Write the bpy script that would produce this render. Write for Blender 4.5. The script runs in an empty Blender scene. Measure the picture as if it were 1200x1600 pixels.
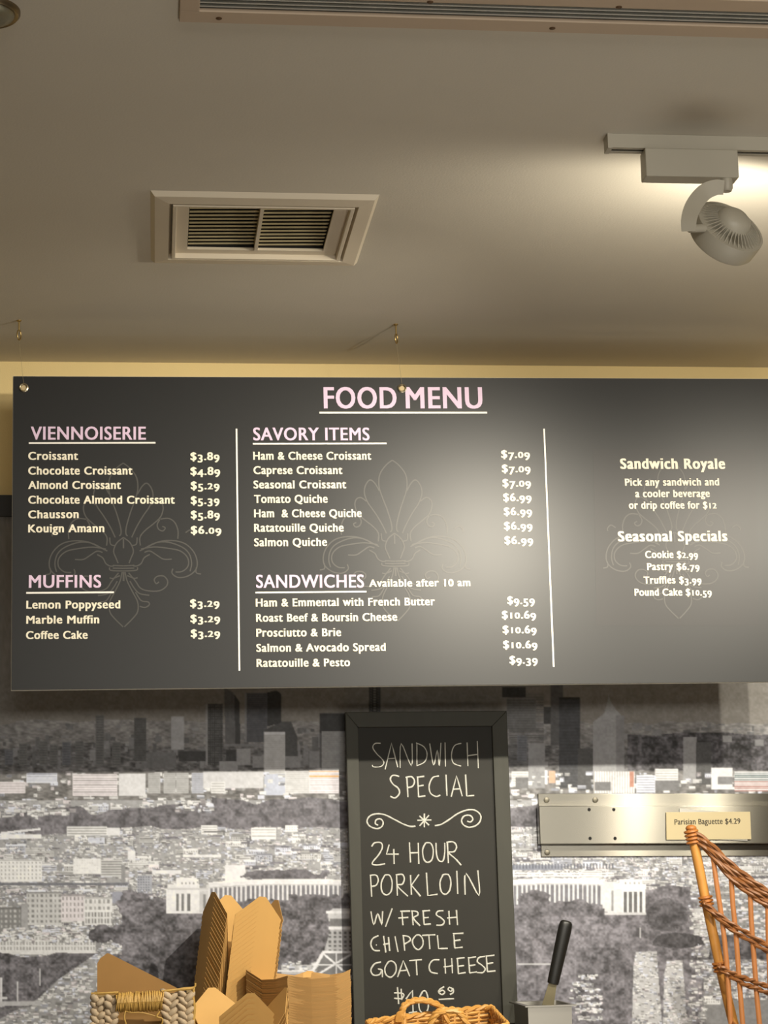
import bpy, bmesh, math, random
import numpy as np
from mathutils import Vector, Matrix

# ------------------------------------------------------------------ camera, world, lights, exposure
CZ = 1.6                                    # eye height
FPX, YAW, PIT, ROL = 3040.5, .1196, .18186, -.02282
def cam_axes():
    cy, sy, cp, sp = math.cos(YAW), math.sin(YAW), math.cos(PIT), math.sin(PIT)
    f = Vector((sy*cp, cy*cp, sp)); r = Vector((cy, -sy, 0)); u = r.cross(f)
    cr, sr = math.cos(ROL), math.sin(ROL)
    return cr*r + sr*u, -sr*r + cr*u, f
CR, CU, CF = cam_axes()
CAM = Vector((0, 0, CZ))
sc = bpy.context.scene
cd = bpy.data.cameras.new('camera'); cam = bpy.data.objects.new('camera', cd)
sc.collection.objects.link(cam)
cd.sensor_fit = 'VERTICAL'; cd.sensor_height = 36; cd.lens = FPX/1600*36; cd.clip_start = .05
m = Matrix((CR, CU, -CF)).transposed().to_4x4(); m.translation = CAM
cam.matrix_world = m
sc.camera = cam

w = bpy.data.worlds.new('world'); sc.world = w; w.use_nodes = True
w.node_tree.nodes['Background'].inputs[0].default_value = (1, .9, .76, 1)
w.node_tree.nodes['Background'].inputs[1].default_value = .012
sc.view_settings.view_transform = 'Standard'; sc.view_settings.look = 'None'
sc.view_settings.exposure = 0; sc.view_settings.gamma = 1; sc.view_settings.use_curve_mapping = False

def lamp(name, kind, loc, energy, color, target=None, **kw):
    d = bpy.data.lights.new(name, kind); d.energy = energy; d.color = color
    for k, v in kw.items(): setattr(d, k, v)
    o = bpy.data.objects.new(name, d); sc.collection.objects.link(o); o.location = loc
    if target is not None:
        o.rotation_euler = (Vector(target)-Vector(loc)).to_track_quat('-Z', 'Y').to_euler()
    return o
WARM = (1, .92, .76); NEUT = (1, .945, .85)
# the track head in view shines down and to the left, two more heads further along the track shine at the wall's right part
HEAD = (.735, 2.365, 2.325)
lamp('track_spot', 'SPOT', HEAD, 74, WARM, (-.10, 3.5, 1.42), spot_size=math.radians(112), spot_blend=1, shadow_soft_size=.010)
for x, e, tx in ((1.19, 32, .98), (1.39, 26, 1.22)):
    lamp('track_spot', 'SPOT', (x, 2.33, 2.35), e, WARM, (tx, 3.5, 1.45), spot_size=math.radians(96), spot_blend=1, shadow_soft_size=.012)
for x, e in ((.80, 3.6), (1.34, 4.2)):      # wide spill of the heads towards the wall and the ceiling before it
    lamp('track_spill', 'SPOT', (x, 2.43, 2.37), e, WARM, (x-.25, 3.43, 2.62), spot_size=math.radians(172), spot_blend=.45, shadow_soft_size=.02)
lamp('ceiling_fill', 'AREA', (.8, 1.3, 1.0), 8.2, NEUT, (.9, 1.3, 3), shape='RECTANGLE', size=2.0, size_y=.6)  # added uplight that brightens the ceiling, no display case is modelled
lamp('sheen_fill', 'AREA', (.95, -1.2, 2.26), 50, NEUT, (.75, 3.2, 1.9), shape='RECTANGLE', size=2.5, size_y=.36)  # unseen panel added behind the camera, sized to put a sheen on the menu board

# ------------------------------------------------------------------ helpers
def ray(x, y): return CF + CR*((x-600)/FPX) - CU*((y-800)/FPX)
def atY(x, y, Y):
    d = ray(x, y); return CAM + d*(Y/d.y)
def atZ(x, y, Z):
    d = ray(x, y); return CAM + d*((Z-CZ)/d.z)
def atP(x, y, p, n):
    d = ray(x, y); return CAM + d*((p-CAM).dot(n)/d.dot(n))
rng = np.random.RandomState(7); random.seed(5)

def lin(c):
    return tuple(((v/255)/12.92 if v/255 <= .04045 else ((v/255+.055)/1.055)**2.4) for v in c)
MATS = {}
def mat(name, rgb, rough=.6, metal=0, var=0, scale=20, bump=0, bscale=200, aniso=0, spec=.5, stretch=None, emit=None, coat=0):
    if name in MATS: return MATS[name]
    mt = bpy.data.materials.new(name); mt.use_nodes = True; MATS[name] = mt
    nt = mt.node_tree; b = nt.nodes['Principled BSDF']; L = nt.links
    c = lin(rgb) + (1,)
    b.inputs['Base Color'].default_value = c; b.inputs['Roughness'].default_value = rough
    b.inputs['Metallic'].default_value = metal; b.inputs['Specular IOR Level'].default_value = spec
    b.inputs['Coat Weight'].default_value = coat
    if aniso:
        b.inputs['Anisotropic'].default_value = aniso
        tg = nt.nodes.new('ShaderNodeCombineXYZ'); tg.inputs[2].default_value = 1
        L.new(tg.outputs[0], b.inputs['Tangent'])
    tc = nt.nodes.new('ShaderNodeTexCoord')
    src = tc.outputs['Object']
    if stretch:
        mp = nt.nodes.new('ShaderNodeMapping'); mp.inputs['Scale'].default_value = stretch
        L.new(src, mp.inputs[0]); src = mp.outputs[0]
    if var:
        n = nt.nodes.new('ShaderNodeTexNoise'); n.inputs['Scale'].default_value = scale; n.inputs['Detail'].default_value = 5
        L.new(src, n.inputs['Vector'])
        mx = nt.nodes.new('ShaderNodeMix'); mx.data_type = 'RGBA'
        mx.inputs['A'].default_value = tuple(max(0, v*(1-var)) for v in c[:3])+(1,)
        mx.inputs['B'].default_value = tuple(min(1, v*(1+var)) for v in c[:3])+(1,)
        L.new(n.outputs['Fac'], mx.inputs['Factor']); L.new(mx.outputs['Result'], b.inputs['Base Color'])
    if bump:
        n = nt.nodes.new('ShaderNodeTexNoise'); n.inputs['Scale'].default_value = bscale; n.inputs['Detail'].default_value = 3
        L.new(src, n.inputs['Vector'])
        bp = nt.nodes.new('ShaderNodeBump'); bp.inputs['Strength'].default_value = bump; bp.inputs['Distance'].default_value = .002
        L.new(n.outputs['Fac'], bp.inputs['Height']); L.new(bp.outputs[0], b.inputs['Normal'])
    return mt

class MB:
    def __init__(s): s.v = []; s.f = []; s.smooth = False
    def add(s, vs, fs):
        o = len(s.v); s.v += [tuple(p) for p in vs]; s.f += [tuple(i+o for i in f) for f in fs]; return s
    def box(s, a, b, M=None):
        x0, y0, z0 = a; x1, y1, z1 = b
        vs = [Vector(p) for p in ((x0,y0,z0),(x1,y0,z0),(x1,y1,z0),(x0,y1,z0),(x0,y0,z1),(x1,y0,z1),(x1,y1,z1),(x0,y1,z1))]
        if M is not None: vs = [M @ p for p in vs]
        return s.add(vs, [(0,3,2,1),(4,5,6,7),(0,1,5,4),(1,2,6,5),(2,3,7,6),(3,0,4,7)])
    def prism(s, pts, off):
        """closed polygon pts pushed by vector off"""
        n = len(pts); off = Vector(off); pts = [Vector(p) for p in pts]
        return s.add(pts+[p+off for p in pts], [tuple(range(n-1, -1, -1)), tuple(range(n, 2*n))]+[(i, (i+1) % n, n+(i+1) % n, n+i) for i in range(n)])
    def tube(s, path, r, n=8, flat=None, twist=0):
        path = [Vector(p) for p in path]; N = len(path)
        rs = r if isinstance(r, (list, tuple)) else [r]*N
        vs = []; prev = None
        for i, p in enumerate(path):
            t = (path[min(i+1, N-1)]-path[max(i-1, 0)]).normalized()
            if prev is None:
                a = Vector((0, 0, 1)) if abs(t.z) < .9 else Vector((0, 1, 0))
                x = t.cross(a).normalized()
            else: x = (prev-t*prev.dot(t)).normalized()
            prev = x; y = t.cross(x)
            for k in range(n):
                a = 2*math.pi*k/n
                vs.append(p+(x*math.cos(a)+y*math.sin(a)*(flat or 1))*rs[i])
        fs = [(i*n+k, i*n+(k+1) % n, (i+1)*n+(k+1) % n, (i+1)*n+k) for i in range(N-1) for k in range(n)]
        fs += [tuple(range(n-1, -1, -1)), tuple(range((N-1)*n, N*n))]
        return s.add(vs, fs)
    def lathe(s, prof, n=32, M=None):
        """prof [(r,z)] around z"""
        vs = []
        for r, z in prof:
            for k in range(n):
                a = 2*math.pi*k/n; vs.append(Vector((r*math.cos(a), r*math.sin(a), z)))
        if M is not None: vs = [M @ p for p in vs]
        P = len(prof)
        fs = [(i*n+k, i*n+(k+1) % n, (i+1)*n+(k+1) % n, (i+1)*n+k) for i in range(P-1) for k in range(n)]
        fs += [tuple(range(n-1, -1, -1)), tuple(range((P-1)*n, P*n))]
        return s.add(vs, fs)
    def ell(s, c, ax, n=8, m=5):
        """ellipsoid with centre c and three half axis vectors"""
        c = Vector(c); X, Y, Z = [Vector(a) for a in ax]; vs = [c+Z]
        for i in range(1, m):
            t = math.pi*i/m
            for k in range(n):
                a = 2*math.pi*k/n; vs.append(c+Z*math.cos(t)+(X*math.cos(a)+Y*math.sin(a))*math.sin(t))
        vs.append(c-Z); fs = [(0, 1+k, 1+(k+1) % n) for k in range(n)]
        for i in range(m-2):
            fs += [(1+i*n+k, 1+(i+1)*n+k, 1+(i+1)*n+(k+1) % n, 1+i*n+(k+1) % n) for k in range(n)]
        e = len(vs)-1; fs += [(e, 1+(m-2)*n+(k+1) % n, 1+(m-2)*n+k) for k in range(n)]
        return s.add(vs, fs)
    def build(s, name, m, parent=None, smooth=False, bevel=0, origin=True):
        me = bpy.data.meshes.new(name)
        O = Vector((0, 0, 0))
        if parent is None and origin and s.v:
            a = np.array(s.v); O = Vector(((a[:, 0].min()+a[:, 0].max())/2, (a[:, 1].min()+a[:, 1].max())/2, a[:, 2].min()))
        elif parent is not None: O = parent.matrix_world.translation
        me.from_pydata([Vector(p)-O for p in s.v], [], s.f); me.materials.append(m)
        bm = bmesh.new(); bm.from_mesh(me); bmesh.ops.recalc_face_normals(bm, faces=bm.faces); bm.to_mesh(me); bm.free()
        if smooth:
            me.polygons.foreach_set('use_smooth', [True]*len(me.polygons))
            me.set_sharp_from_angle(angle=math.radians(50))
        o = bpy.data.objects.new(name, me); sc.collection.objects.link(o)
        if parent is not None: o.parent = parent
        else: o.location = O; o.matrix_world = Matrix.Translation(O)
        if bevel:
            b = o.modifiers.new('bevel', 'BEVEL'); b.width = bevel; b.segments = 2; b.limit_method = 'ANGLE'
        return o
def empty(name, loc):
    o = bpy.data.objects.new(name, None); sc.collection.objects.link(o); o.empty_display_size = .05
    o.location = loc; o.matrix_world = Matrix.Translation(Vector(loc)); return o
def tag(o, label=None, cat=None, group=None, kind=None):
    if label: o['label'] = label
    if cat: o['category'] = cat
    if group: o['group'] = group
    if kind: o['kind'] = kind
    return o

WY = 3.5                                   # wall
ZC = atY(600, 569.5, WY).z                 # ceiling height
SY = 3.24                                  # menu sign plane

# ------------------------------------------------------------------ materials
PAINT = mat('cream_wall_paint', (236, 212, 152), .7, bump=.15, bscale=400)
CEILP = mat('ceiling_paint', (206, 199, 184), .75, bump=.12, bscale=300, var=.03, scale=8)
VENTM = mat('vent_enamel', (214, 202, 180), .5)
LOUV = mat('dusty_louvre_metal', (200, 188, 150), .6, var=.2, scale=60)
TRIMM = mat('diffuser_trim_paint', (190, 170, 147), .6, var=.05, scale=10)
FINM = mat('diffuser_aluminium', (205, 206, 200), .45, metal=.2)
BLACK = mat('black_plastic', (22, 22, 20), .4)
VOID = mat('duct_black', (25, 24, 22), .9)
TRACKM = mat('track_enamel', (176, 170, 154), .45)
STEEL = mat('brushed_steel', (134, 131, 122), .27, metal=1, aniso=1.0, var=.06, scale=3, stretch=(1, 40, 200))
STEELP = mat('plain_steel', (190, 186, 176), .3, metal=1)
BRASS = mat('brass_hook', (190, 165, 110), .3, metal=1)
KRAFT = mat('kraft_board', (202, 160, 94), .75, var=.05, scale=30)
KRAFTE = mat('kraft_board_dark', (176, 138, 84), .8, var=.06, scale=30)
CHALK = mat('chalk', (206, 206, 197), .9, var=.15, scale=900)
SLATE = mat('slate_paint', (46, 45, 41), .62, spec=.25, var=.10, scale=14)
FRAMEM = mat('charcoal_frame_wood', (70, 70, 64), .62, spec=.25, var=.12, scale=12, stretch=(6, 6, 1))
WICK = mat('golden_wicker', (200, 148, 74), .5, var=.25, scale=60)
WICKD = mat('brown_wicker', (136, 86, 44), .45, var=.25, scale=80)
CANE = mat('cane_post', (205, 145, 72), .4, var=.2, scale=40)
STAKE = mat('stake_cane', (178, 116, 66), .5, var=.15, scale=50)
GRASS = mat('seagrass', (180, 160, 132), .7, var=.45, scale=70)
STRAW = mat('straw_binding', (190, 152, 78), .6, var=.35, scale=90)
CARDM = mat('price_card_paper', (205, 190, 150), .6)
INK = mat('price_card_ink', (62, 56, 44), .7)

# ------------------------------------------------------------------ structure
MB().box((-3, WY, 0), (4.5, WY+.12, ZC+.1)).build('wall_back', PAINT)['kind'] = 'structure'
tag(MB().box((-3, -4, -.1), (4.5, WY, 0)).build('floor', mat('floor_tile', (120, 105, 88), .5, var=.1, scale=3)), kind='structure')
# ceiling slab with the vent and diffuser openings cut out
vA = atZ(235, 297, ZC); vB = atZ(557, 413, ZC)
VX0, VX1, VY0, VY1 = vA.x, .3135, vA.y, 2.886
DL = atZ(280, 30, ZC); DY1 = 2.0236
DIY1 = atZ(1200, 38.5, ZC).y; DIY0 = atZ(1200, 15, ZC).y; DY0 = DIY0-(DY1-DIY1)
DIX0 = atZ(311.5, 19.8, ZC).x; DX0 = DL.x; DX1 = 1.75
pi = .03
holes = [(VX0+pi, VX1-pi, VY0+pi, VY1-pi), (DIX0-.004, DX1-.03, DIY0-.003, DIY1+.003)]
xs = sorted({-3, 4.5} | {h[0] for h in holes} | {h[1] for h in holes}); ys = sorted({-4, WY} | {h[2] for h in holes} | {h[3] for h in holes})
cb = MB()
for i in range(len(xs)-1):
    for j in range(len(ys)-1):
        cx, cy = (xs[i]+xs[i+1])/2, (ys[j]+ys[j+1])/2
        if any(h[0] < cx < h[1] and h[2] < cy < h[3] for h in holes): continue
        cb.box((xs[i], ys[j], ZC), (xs[i+1], ys[j+1], ZC+.02))
tag(cb.build('ceiling', CEILP), kind='structure')
tz0 = atY(0, 808, WY).z; tz1 = atY(0, 775, WY).z
tag(MB().box((-3, WY-.010, tz0), (4.5, WY-.0005, tz1)).build('trim_1', mat('black_trim', (30, 29, 26), .5)), kind='structure')

# ------------------------------------------------------------------ mural print (vertex colours on a fine wall grid)
OX, OY, CWD, CHT = -160, 790, 1560, 940
A = np.zeros((CHT, CWD, 3)); yy, xx = np.mgrid[0:CHT, 0:CWD]; PX = xx+OX; PY = yy+OY
def vnoise(sx, sy, seed):
    r = np.random.RandomState(seed); gh, gw = int(CHT/sy)+3, int(CWD/sx)+3; g = r.rand(gh, gw)
    fx, fy = xx/sx, yy/sy; ix, iy = fx.astype(int), fy.astype(int); tx, ty = fx-ix, fy-iy
    tx = tx*tx*(3-2*tx); ty = ty*ty*(3-2*ty)
    return (g[iy, ix]*(1-tx)+g[iy, ix+1]*tx)*(1-ty)+(g[iy+1, ix]*(1-tx)+g[iy+1, ix+1]*tx)*ty
N1 = vnoise(3, 3, 1); N2 = vnoise(9, 7, 2); N3 = vnoise(28, 20, 3); N4 = vnoise(90, 30, 4); N5 = vnoise(5, 2, 5)
def rc(x0, y0, x1, y1, c):
    a, b, d, e = [int(round(v)) for v in (x0-OX, y0-OY, x1-OX, y1-OY)]
    a = max(a, 0); b = max(b, 0)
    if d > a and e > b: A[b:e, a:d] = c
def g(v, t=(1, .995, .985)): return np.array([v*t[0], v*t[1], v*t[2]])
def pmask(pts):
    n = len(pts); m = np.zeros(A.shape[:2], bool)
    for i in range(n):
        (x0, y0), (x1, y1) = pts[i], pts[(i+1) % n]
        if y0 == y1: continue
        c = ((y0 > PY) != (y1 > PY)) & (PX < (x1-x0)*(PY-y0)/(y1-y0)+x0); m ^= c
    return m
def poly(pts, c): A[pmask(pts)] = c
def line(x0, y0, x1, y1, wd, c):
    n = int(max(abs(x1-x0), abs(y1-y0)))*2+2
    for t in np.linspace(0, 1, n):
        x = x0+(x1-x0)*t; y = y0+(y1-y0)*t; rc(x-wd/2, y-wd/2, x+wd/2, y+wd/2, c)
def tint(): 
    k = rng.rand(); return (1, .995, .975) if k < .62 else ((.975, .985, 1.02) if k < .86 else (1.01, .98, .975))
def facade(x0, y0, x1, y1, base, win, px=4, py=4, ww=2, wh=2, roof=None):
    t = tint(); rc(x0, y0, x1, y1, g(base, t))
    y = y0+2
    while y+wh < y1:
        x = x0+1.5
        while x+ww < x1:
            rc(x, y, x+ww, y+wh, g(win+rng.randint(-12, 12), t)); x += px
        y += py
    if roof: rc(x0, y0-2, x1, y0+1, g(roof, t))
def stripes(x0, y0, x1, y1, base, dark, py=4, wh=1.6):
    t = tint(); rc(x0, y0, x1, y1, g(base, t)); y = y0+2
    while y+wh < y1: rc(x0+1, y, x1-1, y+wh, g(dark, t)); y += py
def clutter(x0, y0, x1, y1, n, s=1, bright=.55, mask=None):
    keep = A.copy() if mask is not None else None
    ys_ = np.sort(rng.uniform(y0, y1, n))
    for y in ys_:
        x = rng.uniform(x0-4, x1); wd = rng.uniform(4, 15)*s; h = rng.uniform(2.5, 7)*s
        v = rng.uniform(205, 242) if rng.rand() < bright*.85 else rng.choice([rng.uniform(160, 200), rng.uniform(115, 160)])
        t = tint(); wd *= .85; h *= .8; rc(x, y, x+wd, y+h, g(v, t)); d = rng.uniform(130, 175)
        rc(x, y-1, x+wd, y+.4, g(rng.choice([232, 225, 165, 140]), t))
        if rng.rand() < .6: rc(x+wd*.72, y+1, x+wd, y+h, g(d, t))
        if h > 4 and rng.rand() < .7:
            for k in np.arange(x+1.5, x+wd*.7-1, 3.2): rc(k, y+h*.4, k+1.4, y+h*.4+1.8, g(d, t))
        if rng.rand() < .3: rc(x, y+h, x+wd*rng.uniform(.4, 1.2), y+h+1.5, g(rng.uniform(112, 145), (1, .98, 1)))
    if mask is not None: A[~mask] = keep[~mask]
def trees(mask, base=122, amp=60, seed=0):
    v = base-6+amp*((N1-.5)*.75+(N5-.5)*.3+(N2-.5)*.6+(N3-.5)*.6)
    dk = (N2 < .30); v = v-12*dk
    c = np.stack([v*1.0, v*.975, v*1.0], -1); A[mask] = c[mask]
def blob(cx, cy, rx, ry, rough=.35):
    return ((PX-cx)/rx)**2+((PY-cy)/ry)**2 < 1+rough*(N2-.5)*2+rough*(N1-.5)
# sky and far plain
sky = 132+10*((PY-790)/350.)+5*(N4-.5)
for k, t in enumerate((1, .965, .90)): A[..., k] = sky*t
hz = PY > 1128+10*(N3-.5)
v = 150-14*((PY-1128)/60.)+46*(N5-.5)+26*(N2-.5)
for k, t in enumerate((1, .98, .95)): A[..., k] = np.where(hz, v*t, A[..., k])
far = (PY > 1165+14*(N3-.5)) & (PY < 1206)
v = 108+70*(N5-.5)+40*(N2-.5)
for k, t in enumerate((1, .985, .97)): A[..., k] = np.where(far, v*t, A[..., k])
for _ in range(260):
    x = rng.uniform(-150, 1390); y = rng.uniform(1130, 1196); rc(x, y, x+rng.uniform(3, 12), y+rng.uniform(2, 9), g(rng.uniform(95, 160)))
for _ in range(70):
    x = rng.uniform(-150, 540); y = rng.uniform(1145, 1190); h = rng.uniform(8, 26); rc(x, y, x+rng.uniform(5, 10), y+h, g(rng.uniform(105, 150)))
# towers: left
stripes(210, 1122, 229, 1190, 95, 88); rc(268, 1120, 288, 1172, g(178)); 
for x, a in ((30, 1162), (62, 1158), (78, 1164), (98, 1160), (118, 1158), (150, 1118), (8, 1172), (176, 1160)): stripes(x, a, x+13, 1196, 118, 98)
facade(325, 1101, 349, 1196, 72, 108, 3.4, 3.6, 2, 2); rc(322, 1101, 325, 1196, g(160)); rc(325, 1100, 349, 1103, g(88))
poly([(350, 1074), (362, 1080), (374, 1096), (376, 1165), (352, 1165)], g(104)); poly([(366, 1085), (374, 1096), (376, 1165), (368, 1165)], g(66))
stripes(385, 1083, 418, 1160, 102, 84, 3); rc(383, 1084, 386, 1160, g(140)); poly([(418, 1082), (432, 1079), (439, 1084), (440, 1130), (418, 1135)], g(58))
poly([(414, 1140), (440, 1128), (455, 1128), (464, 1150), (466, 1196), (414, 1196)], g(84)); rc(350, 1163, 414, 1167, g(135))
rc(280, 1174, 322, 1190, g(66)); rc(354, 1172, 372, 1192, g(62)); rc(370, 1170, 392, 1196, g(165)); rc(395, 1182, 414, 1200, g(150)); rc(446, 1182, 470, 1200, g(150))
rc(343, 1190, 372, 1204, g(165)); rc(230, 1176, 276, 1200, g(120))
stripes(413, 1145, 446, 1243, 205, 186, 3, 1); rc(413, 1144, 446, 1148, g(226)); rc(413, 1210, 446, 1243, g(205, (.96, .98, 1.03)))
rc(500, 1115, 542, 1146, g(52)); rc(500, 1146, 504, 1200, g(90)); stripes(503, 1143, 540, 1206, 158, 150, 3, 1); rc(484, 1174, 500, 1200, g(145))
# tower behind chalkboard (latticed spire) and towers right
for y in range(1066, 1130, 4): line(578, y, 594, y+4, 1.5, g(60)); line(594, y, 578, y+4, 1.5, g(60))
rc(577, 1062, 580, 1130, g(70)); rc(592, 1062, 595, 1130, g(70))
for y in np.arange(1085, 1200, 2.5): rc(796, y, 850, y+1.1, g(108+rng.randint(-14, 14)))
rc(785, 1074, 822, 1090, g(60)); stripes(792, 1092, 838, 1140, 120, 106, 4); rc(850, 1105, 863, 1132, g(66)); rc(861, 1070, 880, 1165, g(96))
stripes(874, 1091, 907, 1232, 76, 68, 5); rc(874, 1090, 906, 1093, g(50)); rc(903, 1170, 927, 1236, g(84)); rc(826, 1162, 852, 1232, g(155)); stripes(809, 1150, 824, 1190, 120, 104)
poly([(927, 1128), (944, 1115), (950, 1094), (951, 1084), (953, 1094), (962, 1108), (972, 1118), (974, 1208), (927, 1208)], g(165)); rc(963, 1118, 976, 1208, g(142))
tr = (PX > 980) & (PY > 1146+8*(N3-.5)) & (PY < 1204); trees(tr, 98, 60)
rc(1068, 1152, 1089, 1225, g(165)); rc(1088, 1160, 1112, 1226, g(92)); 
for x, a in ((990, 1130), (1020, 1140), (1130, 1150), (1180, 1156), (1210, 1140), (1260, 1150)): rc(x, a, x+14, a+10, g(140))
# bright band just below
clutter(-160, 1206, 1400, 1250, 520, 1.1, .8)
stripes(42, 1208, 90, 1224, 236, 190, 3.4, 1.2); stripes(114, 1210, 184, 1244, 240, 172, 3.6, 1.4); rc(186, 1209, 228, 1244, g(226)); 
stripes(0, 1222, 40, 1240, 238, 205); 
for x in (232, 256, 276, 300): stripes(x, 1208, x+19, 1240, 190, 160, 3, 1.2)
rc(318, 1206, 412, 1232, g(214)); stripes(330, 1222, 352, 1240, 236, 190); stripes(446, 1205, 484, 1240, 216, 190, 3, 1)
stripes(484, 1204, 530, 1240, 232, 195, 3.4, 1.2); rc(484, 1212, 530, 1215, np.array([226, 178, 118])); rc(484, 1205, 530, 1207, np.array([226, 190, 150]))
stripes(800, 1206, 826, 1230, 225, 190); rc(806, 1215, 826, 1232, g(120)); rc(858, 1205, 868, 1224, np.array([214, 178, 150])); rc(852, 1204, 856, 1226, g(232))
x = 928
while x < 990: rc(x, 1206, x+2, 1240, g(190, (1, .98, .95))); rc(x+2, 1206, x+4, 1240, g(230)); x += 4
rc(984, 1206, 991, 1230, np.array([190, 140, 120])); rc(930, 1222, 955, 1236, g(120)); stripes(995, 1212, 1024, 1240, 235, 170)
stripes(1024, 1202, 1060, 1224, 240, 190); rc(1024, 1220, 1062, 1236, g(128)); rc(1112, 1200, 1145, 1234, g(234)); rc(1122, 1214, 1145, 1226, g(140))
y = 1206
while y < 1236: rc(1148, y, 1230, y+1.6, g(235)); rc(1148, y+1.6, 1230, y+3.4, np.array([120, 134, 132]) if y < 1218 else np.array([176, 130, 120])); y += 3.4
stripes(1240, 1200, 1300, 1240, 225, 170)
# city below
A[(PY > 1250)] = g(168); clutter(-160, 1250, 1400, 1262, 330, 1, .8)
def city(x0, x1, y0, y1, n, s=.8, bright=.5):
    steps = max(1, int((y1-y0)/9)); m_ = int(n/steps)
    for i in range(steps):
        ya = y0+(y1-y0)*i/steps; yb = ya+(y1-y0)/steps; k = .8+.5*i/steps
        clutter(x0, ya, x1, yb, int(m_*.75), s*k*.8, bright)
        for _ in range(int((x1-x0)/60)):                 # larger blocks with window rows
            x = rng.uniform(x0, x1); wd = rng.uniform(12, 34); h = rng.uniform(6, 13); y = rng.uniform(ya, yb); b_ = rng.uniform(190, 242)
            if rng.rand() < .5: stripes(x, y, x+wd, y+h, b_, b_-rng.uniform(45, 90), 3.2, 1.2)
            else: facade(x, y, x+wd, y+h, b_, b_-80, 3.6, 4, 1.4, 2, rng.choice([240, 150]))
            rc(x+wd, y+1, x+wd+rng.uniform(2, 6), y+h, g(rng.uniform(125, 160)))
        for _ in range(int((x1-x0)/90)):                 # tree clumps and dark streets
            x = rng.uniform(x0, x1); y = rng.uniform(ya, yb); rc(x, y, x+rng.uniform(8, 30), y+rng.uniform(1.5, 3.5), g(rng.uniform(105, 135), (1, .98, 1.02)))
        clutter(x0, ya, x1, yb, int(m_*.5), s*k*.42, bright)
city(-160, 545, 1258, 1400, 3400, s=.8, bright=.5); city(545, 1400, 1258, 1400, 4200, s=.8, bright=.5)
wood = (PX < 545) & (PY > 1264+14*(N3-.5)*2-12*(PX > 330)+8*(PX < 60)) & (PY < 1294+8*(N3-.5)+((PX < 130)*8)) ; trees(wood, 124, 30)
wood = (PX > 545) & (PX < 850) & (PY > 1258+14*(N3-.5)) & (PY < 1292); trees(wood, 120, 34)
clutter(0, 1262, 110, 1272, 40, 1, .9); clutter(278, 1254, 330, 1268, 40, .8, .9)
stripes(105, 1292, 168, 1306, 242, 175, 4, 1.5); rc(168, 1294, 188, 1306, g(232)); stripes(315, 1290, 340, 1304, 240, 190, 4, 1.5)
stripes(393, 1294, 432, 1312, 240, 190, 5, 1.5); rc(2, 1304, 65, 1311, g(238)); line(4, 1302, 62, 1296, 3, g(232)); facade(446, 1290, 466, 1300, 242, 190)
facade(0, 1345, 66, 1378, 240, 176, 6, 6, 3, 3, 200); facade(115, 1342, 158, 1366, 238, 228); stripes(158, 1344, 192, 1370, 215, 150, 4); rc(200, 1330, 212, 1344, g(236))
rc(238, 1360, 284, 1366, g(238)); rc(286, 1336, 346, 1340, g(240)); rc(352, 1352, 384, 1378, g(236)); rc(190, 1352, 196, 1380, g(150))
line(320, 1300, 352, 1300, 2, g(110)); facade(215, 1368, 238, 1400, 180, 120, 4, 4)
trees(blob(445, 1368, 62, 9, .5) & (PX < 530), 110, 30); rc(0, 1380, 200, 1384, g(120, (.98, .99, 1.03)))
# haussmann blocks left, middle
low = PY > 1396
A[low] = g(150); city(-160, 330, 1392, 1500, 2600, s=.85, bright=.6)
facade(42, 1396, 96, 1446, 205, 140, 7, 8, 3, 4, 150); facade(96, 1400, 134, 1440, 222, 150, 6, 9, 3, 5, 165); facade(132, 1404, 176, 1446, 228, 160, 7, 11, 3, 6, 185)
facade(132, 1424, 176, 1446, 226, 150, 5, 10, 2.4, 7, 240); rc(176, 1394, 196, 1412, g(165, (.97, .98, 1.04))); facade(0, 1420, 34, 1456, 140, 190, 7, 8, 3, 4, 120); rc(34, 1412, 44, 1462, g(170))
facade(0, 1462, 150, 1492, 226, 170, 5, 8, 2.2, 5, 240); clutter(0, 1450, 150, 1470, 220, .8, .8)
m_ = ((PX > 190) & (PX < 1400) & (PY > 1400+16*(N3-.5)+10*(PX < 240))) | blob(205, 1412, 22, 20); trees(m_ & (PX < 640), 122, 46)
for cx, cy, rx, ry in ((215, 1416, 26, 24), (250, 1436, 34, 26), (200, 1460, 44, 16), (258, 1470, 40, 30), (160, 1460, 24, 14)): trees(blob(cx, cy, rx, ry), 108+rng.randint(0, 26), 50)
# left palace pavilion and curved colonnade
facade(262, 1382, 312, 1392, 236, 236); rc(276, 1372, 308, 1388, g(240)); 
for x in (284, 290, 296, 302): rc(x, 1379, x+2, 1382, g(150))
rc(260, 1390, 330, 1428, g(236)); rc(262, 1388, 326, 1391, g(208))
for x in (276, 284, 293): rc(x, 1397, x+4.5, 1424, g(122))
rc(312, 1392, 332, 1426, g(206)); rc(318, 1398, 322, 1420, g(140))
def colon(x0, x1, ya, yb, h, mid=0):
    n = int((x1-x0)/7)
    for i in range(int((x1-x0)*2)):
        x = x0+i/2; t = (x-x0)/(x1-x0); y = ya+(yb-ya)*t+mid*4*t*(1-t)
        rc(x, y-8, x+1, y, g(230)); rc(x, y-9, x+1, y-7, g(245)); rc(x, y-1, x+1, y+1, g(190)); rc(x, y+1, x+1, y+h, g(128, (.98, .97, 1)))
    for i in range(n+1):
        t = i/n; x = x0+(x1-x0)*t; y = ya+(yb-ya)*t+mid*4*t*(1-t); rc(x, y, x+3, y+h-2, g(226))
colon(326, 534, 1388, 1384, 26, -3)
trees((PX > 380) & (PX < 545) & (PY > 1408+16*(N2-.5)-8*(PX > 450)), 120, 50)
trees(blob(490, 1412, 30, 14) & (PX < 545), 112, 40)
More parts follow.
